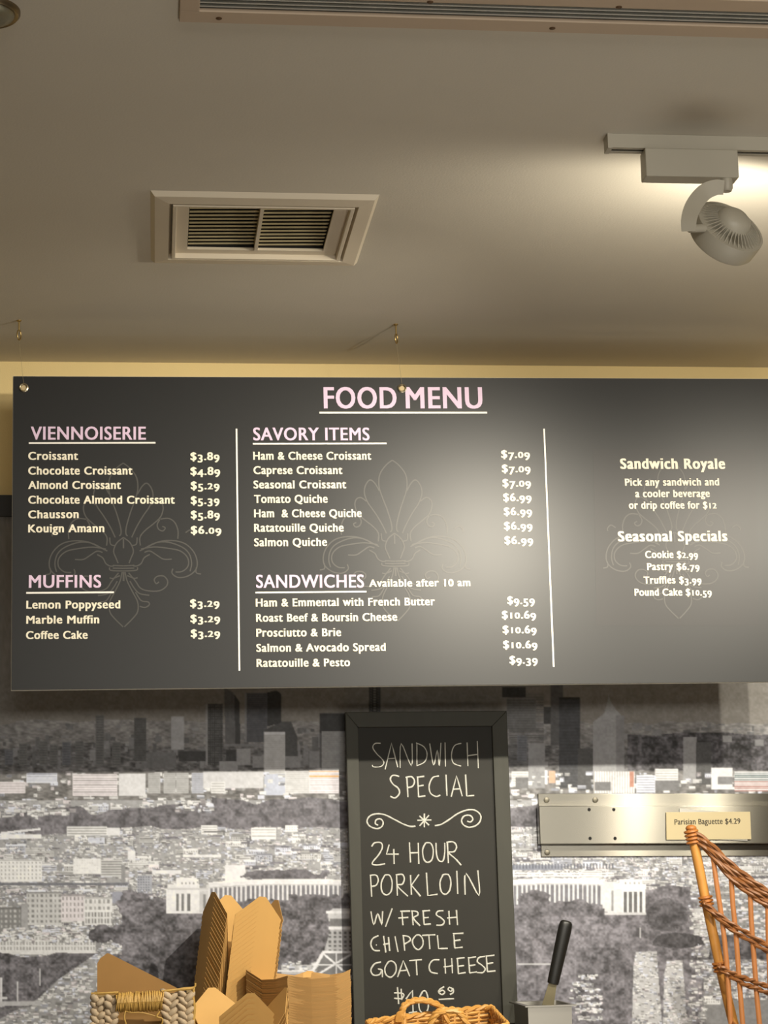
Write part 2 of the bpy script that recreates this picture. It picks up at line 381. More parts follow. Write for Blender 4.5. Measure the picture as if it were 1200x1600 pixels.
# left bottom: trees, avenue and rooftops running to the corner
trees(((PX < 155) & (PY > 1492+10*(N3-.5)) & (PY < 1600)), 116, 50)
av = pmask([(-160, 1720), (-160, 1610), (0, 1592), (60, 1560), (92, 1530), (150, 1490), (176, 1500), (180, 1560), (200, 1740)])
A[av] = g(160); clutter(-160, 1486, 190, 1720, 2600, .9, .62, mask=av)
line(0, 1560, 10, 1560, 3, g(215)); line(28, 1535, 28, 1566, 1.6, g(220)); line(63, 1515, 63, 1540, 1.6, g(214)); line(2, 1530, 2, 1572, 3, g(220)); line(-160, 1572, 60, 1568, 7, g(190))
line(0, 1580, 50, 1572, 2, g(120))
# trees in the middle (behind boxes)
trees((PX > 176) & (PX < 545) & (PY > 1490+8*(N3-.5)), 110, 54)
rc(440, 1508, 515, 1524, g(190)); rc(430, 1516, 540, 1519, g(232)); clutter(440, 1502, 545, 1514, 60, .7, .6); trees((PX > 430) & (PX < 520) & (PY > 1522), 140, 30)
# lattice tower leg, left of the chalkboard
W_ = g(232)
def ltower(cx, s):
    poly([(cx-12, 1426), (cx-4, 1420), (cx+30, 1420), (cx+34, 1426), (cx+30, 1440), (cx-10, 1440)], g(205)); rc(cx-14, 1424, cx+34, 1428, W_)
    rc(cx-8, 1436, cx+30, 1450, g(120)); rc(cx-10, 1448, cx+32, 1453, W_)
    poly([(cx-8, 1453), (cx+32, 1453), (cx+36, 1488), (cx-18, 1488)], g(180))
    for y in range(1456, 1486, 7):
        for x in range(int(cx)-10, int(cx)+34, 8): rc(x, y, x+3.5, y+3.5, g(95))
    rc(cx-20, 1486, cx+36, 1490, W_)
    poly([(cx-20, 1490), (cx+36, 1490), (cx+40, 1560), (cx-44, 1560)], g(120))
    line(cx-19, 1490, cx-42, 1530, 4, W_); line(cx-19, 1490, cx+28, 1530, 2.5, W_); line(cx+28, 1490, cx-32, 1526, 2.5, W_); line(cx+2, 1490, cx+2, 1530, 2.5, W_); line(cx-34, 1508, cx+34, 1508, 2, W_)
    rc(cx-42, 1524, cx+40, 1528, W_)
ltower(524, 1)
poly([(545, 1440), (600, 1130), (620, 1440)], g(150))
# right side: palace wing, trees, blocks
city(800, 1400, 1330, 1400, 1500, s=.75, bright=.72)
rc(800, 1352, 880, 1360, g(150, (.96, .98, 1.04))); 
for x in range(802, 960, 5): rc(x, 1350, x+2.4, 1358, g(110, (.95, .98, 1.06)))
for y_ in (1364, 1368): rc(800, y_, 960, y_+2, g(240))
A[(PY > 1398) & (PX > 560)] = g(140)
city(1005, 1400, 1395, 1560, 2400, s=.9, bright=.38)
trees((PX > 560) & (PX < 1090) & (PY > 1388+10*(N3-.5)), 132, 46)
colon(800, 946, 1384, 1384, 32, -2)
poly([(942, 1378), (962, 1378), (972, 1388), (972, 1428), (942, 1424)], g(226)); rc(956, 1392, 959, 1424, g(150))
rc(968, 1374, 1004, 1386, g(238)); rc(960, 1382, 1010, 1390, g(242)); rc(972, 1390, 1009, 1430, g(236))
for x in (975, 983, 991, 1000): rc(x, 1394, x+4.5, 1426, g(112))
for x in (977, 984, 991, 998): rc(x, 1379, x+2, 1382, g(150))
rc(944, 1426, 1010, 1430, g(214))
trees((PX > 795) & (PX < 945) & (PY > 1418+26*(N3-.6)) & (PY < 1470), 118, 46)
trees((PX > 795) & (PX < 1100) & (PY > 1432), 134, 44)
trees(blob(835, 1408, 26, 16), 112, 40); trees(blob(895, 1418, 34, 12), 108, 44); trees(blob(1040, 1430, 34, 24), 98, 34); rc(1000, 1450, 1002, 1466, g(200))
line(810, 1507, 860, 1507, 1.6, g(205)); trees((PX > 900) & (PX < 1000) & (PY > 1480), 118, 44)
for y0_, x0_, x1_ in ((1523, 906, 930), (1534, 898, 926), (1544, 895, 934), (1555, 893, 938), (1566, 895, 940), (1576, 900, 940), (1588, 905, 938)):
    clutter(x0_, y0_, x1_, y0_+6, 26, .6, .85)
for cx0, cx1, y0_ in ((994, 1032, 1488), (1042, 1072, 1502)):
    mk = pmask([(cx0, y0_), (cx1-6, y0_-2), (cx1+4, 1620), (cx1+6, 1720), (cx0-10, 1720), (cx0-4, y0_+20)])
    A[mk] = g(196); clutter(cx0-10, y0_, cx1+10, 1720, 460, .6, .66, mask=mk)
clutter(1074, 1560, 1100, 1700, 160, .8, .5); rc(1085, 1420, 1105, 1464, g(196)); clutter(1085, 1420, 1106, 1464, 40, .6, .8)
facade(1106, 1384, 1200, 1450, 150, 120, 6, 6, 3, 3); clutter(1080, 1380, 1400, 1560, 1300, .8, .4)
trees(blob(1060, 1470, 40, 12), 84, 30); trees((PX > 1090) & (PY > 1460) & (PY < 1500) & (N3 > .4), 108, 40)
trees((PY > 1606) & (PX > 190) & (PX < 990), 116, 50)
B_ = A.copy(); B_[1:-1, 1:-1] = (A[1:-1, 1:-1]*5+A[1:-1, :-2]+A[1:-1, 2:]+A[:-2, 1:-1]+A[2:, 1:-1])/9; A = B_
A = 128+(A-128)*1.06+(N1-.5)[..., None]*16+(N2-.5)[..., None]*12
A = A*np.array([.96, .975, 1.02]); A = np.clip(A, 4, 246)
alb = np.where(A/255 <= .04045, A/255/12.92, ((A/255+.055)/1.055)**2.4)
gx = np.concatenate([np.arange(-150, -40, 8), np.arange(-40, 1240, 1.3), np.arange(1240, 1390, 8)])
gy = np.concatenate([np.arange(808, 1060, 10), np.arange(1060, 1606, 1.3), np.arange(1606, 1722, 8)])
GX, GY = np.meshgrid(gx, gy)
d = np.stack([CF[k]+CR[k]*(GX-600)/FPX-CU[k]*(GY-800)/FPX for k in range(3)], -1)
MY = WY-.0015
P = d*(MY/d[..., 1:2]); P[..., 2] += CZ; P[..., 1] = MY
P[0, :, 2] = tz0                                    # straight top under the trim
nr, nc = GX.shape; idx = np.arange(nr*nc).reshape(nr, nc)
q = np.stack([idx[:-1, :-1], idx[1:, :-1], idx[1:, 1:], idx[:-1, 1:]], -1).reshape(-1, 4)
me = bpy.data.meshes.new('wall_mural'); me.vertices.add(nr*nc); me.vertices.foreach_set('co', P.reshape(-1))
me.loops.add(q.size); me.loops.foreach_set('vertex_index', q.reshape(-1).astype(np.int32))
me.polygons.add(len(q)); me.polygons.foreach_set('loop_start', (np.arange(len(q))*4).astype(np.int32))
me.update(calc_edges=True); me.validate()
ca = me.color_attributes.new('print', 'FLOAT_COLOR', 'POINT')
iy = np.clip(GY-OY, 0, CHT-1.01); ix = np.clip(GX-OX, 0, CWD-1.01); y0_ = iy.astype(int); x0_ = ix.astype(int); ty = (iy-y0_)[..., None]; tx = (ix-x0_)[..., None]
col = (alb[y0_, x0_]*(1-tx)+alb[y0_, x0_+1]*tx)*(1-ty)+(alb[y0_+1, x0_]*(1-tx)+alb[y0_+1, x0_+1]*tx)*ty
ca.data.foreach_set('color', np.concatenate([col, np.ones(col.shape[:2]+(1,))], -1).reshape(-1).astype(np.float32))
mm = bpy.data.materials.new('mural_print'); mm.use_nodes = True
an = mm.node_tree.nodes.new('ShaderNodeVertexColor'); an.layer_name = 'print'
mm.node_tree.links.new(an.outputs[0], mm.node_tree.nodes['Principled BSDF'].inputs['Base Color'])
mm.node_tree.nodes['Principled BSDF'].inputs['Roughness'].default_value = .6
me.materials.append(mm); mo = bpy.data.objects.new('wall_mural', me); sc.collection.objects.link(mo)
tag(mo, 'large black and white photographic mural of a city with towers and trees covering the wall', 'mural')
ZB = P[-1, :, 2].min()

# ------------------------------------------------------------------ back counter (just below the frame)
CT = 1.20
cn = empty('back_counter', (.5, 3.1, 0)); tag(cn, 'long back counter under the mural that carries baskets and takeout boxes', 'counter')
MB().box((-.9, 2.86, CT-.04), (2.0, WY-.002, CT)).build('worktop', mat('counter_top', (120, 108, 92), .4, var=.1), cn, bevel=.003)
MB().box((-.88, 2.9, 0), (1.98, WY-.002, CT-.04)).build('body', mat('counter_body', (70, 62, 54), .5), cn)

# ------------------------------------------------------------------ text
glyphs = {}
def raw_text(s, off):
    cu = bpy.data.curves.new('t', 'FONT'); cu.body = s; cu.size = 1; cu.offset = off; cu.resolution_u = 4; cu.extrude = .01
    o = bpy.data.objects.new('t', cu); sc.collection.objects.link(o)
    bpy.context.view_layer.update()
    m = o.evaluated_get(bpy.context.evaluated_depsgraph_get()).to_mesh()
    v = np.array([tuple(p.co) for p in m.vertices]) if len(m.vertices) else np.zeros((0, 3)); f = [tuple(p.vertices) for p in m.polygons]
    o.evaluated_get(bpy.context.evaluated_depsgraph_get()).to_mesh_clear()
    bpy.data.objects.remove(o); bpy.data.curves.remove(cu); return v, f
def glyph(ch, off):
    k = (ch, off)
    if k not in glyphs:
        if ch == ' ': glyphs[k] = (np.zeros((0, 3)), [], .27)
        else:
            v, f = raw_text(ch, off); v2, _ = raw_text('l'+ch+'l', off); v1, _ = raw_text('ll', off)
            adv = (v2[:, 0].max()-v2[:, 0].min())-(v1[:, 0].max()-v1[:, 0].min())
            lb, _ = raw_text('l', off)
            # left bearing kept as in the font
            glyphs[k] = (v, f, adv+off*1.2)
    return glyphs[k]
CAPH = None; XH = None
def text_line(mb, s, x0, y0, x1, y1, cap, off, plane_y, oldstyle=True, front=.0009, slab=0):
    """text s from pixel (x0,y0) to (x1,y1) on its baseline, cap = cap height in pixels"""
    global CAPH
    if CAPH is None: CAPH = raw_text('H', 0)[0][:, 1].max()
    vs, fs, cx = [], [], 0
    global XH
    if XH is None: XH = raw_text('x', 0)[0][:, 1].max()
    bold = off*.8+.010; off = 0.0
    for ch in s:
        v, f, adv = glyph(ch, off); v = v.copy(); adv += bold*1.6
        if len(v) and not ch.isupper() and not ch.isdigit() and ch not in '$&.':
            y_ = v[:, 1]; k_ = 1.13; top_ = CAPH*1.06
            v[:, 1] = np.where(y_ <= 0, y_, np.where(y_ <= XH, y_*k_, XH*k_+(y_-XH)*(top_-XH*k_)/(top_-XH)))
        if ch in 'ij' and len(v): v[:, 1] = np.where(v[:, 1] > XH*1.16, v[:, 1]+.045, v[:, 1])
        if len(v):
            xm_ = v[:, 0].min(); extra = []
            if ch in 'inrmp' or ch in 'hklb':
                yt = XH*1.13 if ch in 'inrmp' else v[:, 1].max()
                extra = [(xm_-.055, yt-.085, 0), (xm_+.05, yt-.085, 0), (xm_+.05, yt, 0), (xm_-.055, yt, 0)]
            n0 = len(v); v = np.concatenate([v+np.array([sx_*bold, sy_*bold*.22, 0]) for sx_, sy_ in ((-1, -1), (1, -1), (-1, 1), (1, 1))]+([np.array(extra)] if extra else []))
            for q4 in range(4): v[q4*n0:(q4+1)*n0, 2] = np.where(v[q4*n0:(q4+1)*n0, 2] < 0, 0, 1.0+.1*q4)
            v[4*n0:, 2] = 1.45
            f = [tuple(i+q4*n0 for i in t) for q4 in range(4) for t in f]+([(4*n0, 4*n0+1, 4*n0+2, 4*n0+3)] if extra else [])
        if oldstyle and ch.isdigit() and len(v):
            if ch in '012': v[:, 1] *= .76; v[:, 0] *= .92; adv *= .94
            elif ch in '34579': v[:, 1] = v[:, 1]*.98-.20
        o = sum(len(a) for a in vs); v[:, 0] += cx; vs.append(v); fs += [tuple(i+o for i in t) for t in f]; cx += adv
    v = np.concatenate(vs); xmin, xmax = v[:, 0].min(), v[:, 0].max()
    a = atY(x0, y0, plane_y); b = atY(x1, y1, plane_y); L = (b-a).length; ex = (b-a).normalized(); ez = Vector((-ex.z, 0, ex.x))
    up = (atY(x0, y0-cap, plane_y)-a).length/CAPH
    sx = L/(xmax-xmin)
    out = []
    for p in v:
        out.append(a+ex*((p[0]-xmin)*sx)+ez*(p[1]*up)+Vector((0, -.00005-front*p[2], 0)))
    mb.add(out, fs)
def bar(mb, x0, y0, x1, y1, wd, plane_y, front=.0009):
    a = atY(x0, y0, plane_y); b = atY(x1, y1, plane_y); t = (b-a).normalized(); n = Vector((-t.z, 0, t.x))*(wd/FPX*plane_y/2)
    mb.prism([a-n, b-n, b+n, a+n], (0, -front, 0))

# ------------------------------------------------------------------ menu sign
sTL = atY(21, 588, SY); sBL = atY(18, 1078, SY); sR = atY(1228, 592, SY).x; e1 = atY(1199, 592, SY); e2 = atY(1199, 1065, SY)
def ext(a, b, x): t = (x-a.x)/(b.x-a.x); return a+(b-a)*t
sTR = ext(sTL, e1, sR); sBR = ext(sBL, e2, sR)
def signboard_mat():
    mt = mat('menu_board_print', (22, 22, 21), .41, spec=.44, var=.05, scale=6); return mt
sign = empty('menu_sign', ((sTL.x+sTR.x)/2, SY+.003, min(sBL.z, sBR.z)))
tag(sign, 'wide black hanging food menu board with white and lilac lettering and prices', 'sign')
MB().prism([sTL, sTR, sBR, sBL], (0, .0035, 0)).build('board_face', signboard_mat(), sign)
EDGE = mat('board_edge_white', (215, 208, 190), .6)
o_ = Vector((0, .0036, 0)); g_ = .0012
MB().prism([sTL+o_+Vector((-g_, 0, g_)), sTR+o_+Vector((g_, 0, g_)), sBR+o_+Vector((g_, 0, -g_)), sBL+o_+Vector((-g_, 0, -g_))], (0, .003, 0)).build('board_core', EDGE, sign)
TXT = mat('menu_cream_ink', (238, 230, 208), .5); LIL = mat('menu_lilac_ink', (222, 196, 220), .5); RULE = mat('menu_rule_ink', (240, 236, 228), .5)
EMB = mat('menu_emblem_ink', (66, 64, 60), .45)
C1 = 12.0
blocks = [
 ('title', LIL, .022, [('FOOD', 506, 638, 620, 638, 32.5), ('MENU', 634, 638, 754, 638, 32.5)]),
 ('heading', LIL, .018, [('VIENNOISERIE', 48, 687, 228, 687, 20)]),
 ('heading', LIL, .018, [('MUFFINS', 45, 918.5, 158, 918, 19.5)]),
 ('heading', LIL, .018, [('SAVORY ITEMS', 395.5, 688, 577.5, 688, 19.5)]),
 ('heading', LIL, .018, [('SANDWICHES', 400, 918.5, 568.8, 918, 20)]),
 ('heading_note', TXT, .03, [('Available after 10 am', 576.7, 917, 735, 916, 11)]),
 ('item_list', TXT, .03, [('Croissant', 44, 718.5, 122, 718.5, C1), ('Chocolate Croissant', 44, 741.5, 207, 741.5, C1), ('Almond Croissant', 44, 764, 189, 764, C1),
   ('Chocolate Almond Croissant', 44, 787, 273, 787, C1), ('Chausson', 44, 810, 123, 809.5, C1), ('Kouign Amann', 44, 832, 163, 831.5, C1)]),
 ('price_list', TXT, .03, [('$3.89', 297.5, 719, 343, 719, C1), ('$4.89', 297.5, 742, 344, 742, C1), ('$5.29', 298, 764.5, 343, 764.5, C1), ('$5.39', 298, 787.5, 343, 787.5, C1), ('$5.89', 298, 810, 343.5, 810, C1), ('$6.09', 298, 834, 346, 834, C1)]),
 ('item_list', TXT, .03, [('Lemon Poppyseed', 41, 951, 188, 950.5, C1), ('Marble Muffin', 41, 974.5, 155, 974, C1), ('Coffee Cake', 40.5, 998.5, 137, 998, C1)]),
 ('price_list', TXT, .03, [('$3.29', 297, 948.5, 343, 948, C1), ('$3.29', 297.5, 972.5, 344, 972, C1), ('$3.29', 298, 995.5, 344, 995, C1)]),
 ('item_list', TXT, .03, [('Ham & Cheese Croissant', 395.5, 718.3, 580, 718.3, C1), ('Caprese Croissant', 396, 740.8, 535, 740.8, C1), ('Seasonal Croissant', 396, 763.3, 541, 763, C1),
   ('Tomato Quiche', 397, 785.8, 512, 785.5, C1), ('Ham  & Cheese Quiche', 397, 808.3, 565, 808, C1), ('Ratatouille Quiche', 397, 830.8, 537, 830.5, C1), ('Salmon Quiche', 397, 853.5, 511, 853, C1)]),
 ('price_list', TXT, .03, [('$7.09', 783, 715.5, 828, 715.5, C1), ('$7.09', 784, 738, 829, 738, C1), ('$7.09', 785, 760.5, 829.6, 760.5, C1), ('$6.99', 786, 783, 830.4, 783, C1), ('$6.99', 787, 805, 831.3, 805, C1), ('$6.99', 787.5, 827.5, 832, 827.5, C1), ('$6.99', 788, 850, 833, 850, C1)]),
 ('item_list', TXT, .03, [('Ham & Emmental with French Butter', 399.6, 947.8, 679.6, 945.8, C1), ('Roast Beef & Boursin Cheese', 400, 971.5, 620.5, 970, C1), ('Prosciutto & Brie', 400.4, 994.8, 533, 994, C1), ('Salmon & Avocado Spread', 400.4, 1018.5, 602.5, 1017, C1), ('Ratatouille & Pesto', 400.8, 1042, 547, 1041, C1)]),
 ('price_list', TXT, .03, [('$9.59', 792.5, 944, 835.5, 944, C1), ('$10.69', 784, 966.5, 837.5, 966.5, C1), ('$10.69', 785.4, 989.5, 838.3, 989.5, C1), ('$10.69', 786, 1013, 839.6, 1013, C1), ('$9.39', 796, 1037, 840, 1037, C1)]),
 ('special_heading', TXT, .045, [('Sandwich Royale', 969, 732.5, 1133, 732.5, 15.5)]),
 ('special_heading', TXT, .045, [('Seasonal Specials', 965.5, 846, 1136.5, 845.5, 15.5)]),
 ('special_text', TXT, .035, [('Pick any sandwich and', 976.5, 759, 1123.5, 758.5, 10.8), ('a cooler beverage', 992.5, 777, 1109, 776.5, 10.8), ('or drip coffee for $12', 982.5, 795, 1119.6, 794.5, 10.8)]),
 ('special_text', TXT, .035, [('Cookie $2.99', 1008, 872, 1090.5, 872, 10.8), ('Pastry $6.79', 1011, 891, 1093, 890.5, 10.8), ('Truffles $3.99', 1005.6, 912, 1096, 911.5, 10.8), ('Pound Cake $10.59', 991.5, 931, 1112, 930.5, 10.8)]),
]
for nm, m_, off, lines in blocks:
    mb = MB()
    for s, x0, y0, x1, y1, cap in lines: text_line(mb, s, x0, y0, x1, y1, cap, off, SY, oldstyle='after' not in s)
    mb.build(nm, m_, sign)
for x0, y0, x1, y1, wd in ((499, 645, 761, 645, 3), (45, 692.5, 243, 692, 2.6), (41, 926.5, 178, 925.5, 2.8), (395, 693.5, 604, 693, 2.6), (399, 926, 572.5, 924.5, 2.6), (369.5, 670, 374, 1048, 2.6), (850, 670, 865, 1042, 2.6)):
    mb = MB(); bar(mb, x0, y0, x1, y1, wd, SY); mb.build('rule', RULE, sign)
# fleur-de-lis emblems: right half traced once, mirrored
def smooth_path(pts, n=6):
    pts = [Vector(p) for p in pts]; out = []
    for i in range(len(pts)-1):
        p0 = pts[max(i-1, 0)]; p1 = pts[i]; p2 = pts[i+1]; p3 = pts[min(i+2, len(pts)-1)]
        for k in range(n):
            t = k/n; out.append(.5*((2*p1)+(p2-p0)*t+(2*p0-5*p1+4*p2-p3)*t*t+(3*p1-p0-3*p2+p3)*t**3))
    out.append(pts[-1]); return out
half = [[(590,92),(640,130),(690,200),(700,290),(680,370),(650,460),(625,560),(622,610),(635,630)],
 [(700,320),(730,265),(765,240),(800,280),(812,340),(790,410),(745,480),(700,560),(665,640)],
 [(800,400),(840,372),(875,385),(888,430),(870,490),(820,540),(760,590),(725,640),(730,700)],
 [(870,505),(930,500),(975,530),(1000,590),(1000,650)], [(866,508),(848,545),(860,580),(890,592),(907,570),(885,558)],
 [(725,740),(800,700),(880,668),(980,665),(1060,690),(1120,750),(1145,820),(1135,880),(1080,925),(1010,935),(965,905),(970,870)],
 [(735,725),(830,710),(930,720),(1020,740),(1075,790),(1080,850),(1040,890),(990,895)],
 [(745,730),(840,680),(930,675),(1030,710),(1085,760),(1105,830),(1095,890)],
 [(760,750),(800,740),(850,770),(900,800),(960,800)], [(1055,605),(1090,585),(1118,612),(1115,630)], [(1140,860),(1140,900),(1175,910)],
 [(800,765),(760,790),(740,830),(710,850),(680,850)], [(605,640),(655,680),(680,740),(665,790),(650,830)], [(605,650),(607,720)], [(665,700),(700,690),(705,640)],
 [(612,850),(690,846)], [(612,868),(690,866)], [(612,888),(705,882),(712,860)]]
lowr = [[(625,895),(640,960),(680,1040),(715,1110),(715,1180),(680,1230),(620,1290)], [(612,895),(612,960)],
 [(650,900),(700,960),(735,1010),(790,1030),(870,1030),(920,1000),(932,960),(905,925),(860,925),(835,950),(850,978),(870,965)],
 [(660,960),(690,1010),(730,1050),(800,1062)], [(700,1040),(740,1100),(790,1110),(800,1130),(770,1150),(730,1142)], [(640,920),(690,940),(715,935)]]
c2 = atY(490+612/4.8, 700+868/4.8, SY); c1 = atY(60+614/4.615, 700+868/4.615, SY); c3 = atY(1056, 878, SY)
ax2 = (atY(490+590/4.8, 700+92/4.8, SY)-c2).normalized()
loc = []
for st in half: loc.append([atY(490+x/4.8, 700+y/4.8, SY)-c2 for x, y in st])
for st in lowr: loc.append([atY(60+x/4.615, 700+y/4.615, SY)-c1 for x, y in st])
mean_up = Vector((-.005, 0, 1)).normalized()
def ribbon(mb, path, wd, off, yoff=0):
    n = len(path); L_, R_ = [], []
    for i, p in enumerate(path):
        t = path[min(i+1, n-1)]-path[max(i-1, 0)]; t.normalize(); nn = off.cross(t).normalized()*(wd/2)
        L_.append(p+nn+off*yoff); R_.append(p-nn+off*yoff)
    mb.add(L_+R_, [(i, i+1, n+i+1, n+i) for i in range(n-1)])
YD = Vector((0, -1, 0))
for c in (c1, c2, c3):
    mb = MB(); kk = 0
    for st in loc:
        pts = smooth_path(st, 4)
        for sgn in (1, -1):
            q_ = []
            for p in pts:
                v_ = p.dot(mean_up); u_ = p.x-mean_up.x*v_; q_.append(c+Vector((u_*sgn+mean_up.x*v_, 0, p.z)))
            kk += 1; ribbon(mb, q_, .0022, YD, .0002+.000006*kk)
    mb.build('fleur_emblem', EMB, sign)
# faint patch sticker behind the specials
MB().prism([atY(927, 702, SY), atY(1180, 702, SY), atY(1186, 978, SY), atY(932, 978, SY)], (0, -.00015, 0)).build('price_patch', mat('menu_patch_print', (26, 23, 22), .415, spec=.44), sign)
GROM = mat('grommet_metal', (200, 190, 165), .3, metal=1)
for gx_, gy_ in ((37, 606), (628, 607), (1213, 610)):
    p = atY(gx_, gy_, SY); M_ = Matrix.Translation(p) @ Matrix.Rotation(math.pi/2, 4, 'X')
    r_ = .0082
    MB().lathe([(r_*.5, 0), (r_, 0), (r_*.95, .0018), (r_*.75, .0026), (r_*.55, .0016), (r_*.5, .0006)], 24, M_).build('grommet', GROM, sign, smooth=True)
    MB().lathe([(r_*.1, .0004), (r_*.5, .0008)], 20, M_).build('grommet_hole', mat('wall_seen_in_eyelet', (190, 170, 130), .6), sign)
# hooks and wires
for k, (hx, hy, gx_, gy_) in enumerate(((29, 497, 37, 606), (620, 503, 628, 607), (1204, 508, 1213, 610))):
    gp = atY(gx_, gy_, SY); top = Vector((atZ(hx, hy, ZC).x, SY-.012, ZC))
    if k == 2: top.x = gp.x-.006
    h = empty('ceiling_hook', top)
    tag(h, ['small brass ceiling hook above the left end of the menu board', 'small brass ceiling hook above the middle of the menu board', 'small brass ceiling hook above the right end of the menu board'][k], 'hook', 'hooks holding the menu board')
    MB().lathe([(.0012, 0), (.004, 0), (.004, -.0015), (.0016, -.003), (.0014, -.018)], 12, Matrix.Translation(top)).build('screw_shank', BRASS, h, smooth=True)
    pth = [top+Vector((.0003+.0026*math.sin(a), .005*math.sin(a), -.0255+.0085*math.cos(a))) for a in np.linspace(0, 5.6, 22)]
    MB().tube(pth, .0013, 8).build('hook_loop', BRASS, h, smooth=True)
    MB().tube([top+Vector((0, 0, -.032)), gp+Vector((0, -.003, .006))], .00022, 5).build('hanging_wire', mat('nylon_line', (150, 135, 105), .4), h)

# ------------------------------------------------------------------ chalkboard
bn = Vector((0, -1, .02)).normalized(); bp_ = Vector((.5, 3.474, 1.88))
def B(x, y): return atP(x, y, bp_, bn)
def BZ(x, y): return B(520+x/3.137, 1090+y/3.137)
oTL, oTR = B(539, 1113), B(791, 1111); oL2, oR2 = B(552.5, 1587), B(808.5, 1587)
iTL, iTR = B(559, 1137), B(768, 1135); iL2, iR2 = B(569.5, 1587), B(785, 1587)
def down(a, b, z): t = (z-a.z)/(b.z-a.z); return a+(b-a)*t
oBL, oBR = down(oTL, oL2, CT+.001), down(oTR, oR2, CT+.001); iBL, iBR = down(iTL, iL2, CT+.024), down(iTR, iR2, CT+.024)
cbd = empty('chalkboard', ((oBL.x+oBR.x)/2, oBL.y, CT)); tag(cbd, 'tall framed chalkboard with a handwritten sandwich special leaning on the mural', 'chalkboard')
back = -bn
MB().prism([iTL, iTR, iBR, iBL], back*.006).build('slate', SLATE, cbd)
for a, b, c, d_ in ((oTL, oTR, iTR, iTL), (oTR, oBR, iBR, iTR), (oBR, oBL, iBL, iBR), (oBL, oTL, iTL, iBL)):
    MB().prism([a-back*.006, b-back*.006, c-back*.006, d_-back*.006], back*.016).build('frame_rail', FRAMEM, cbd, bevel=.0012)
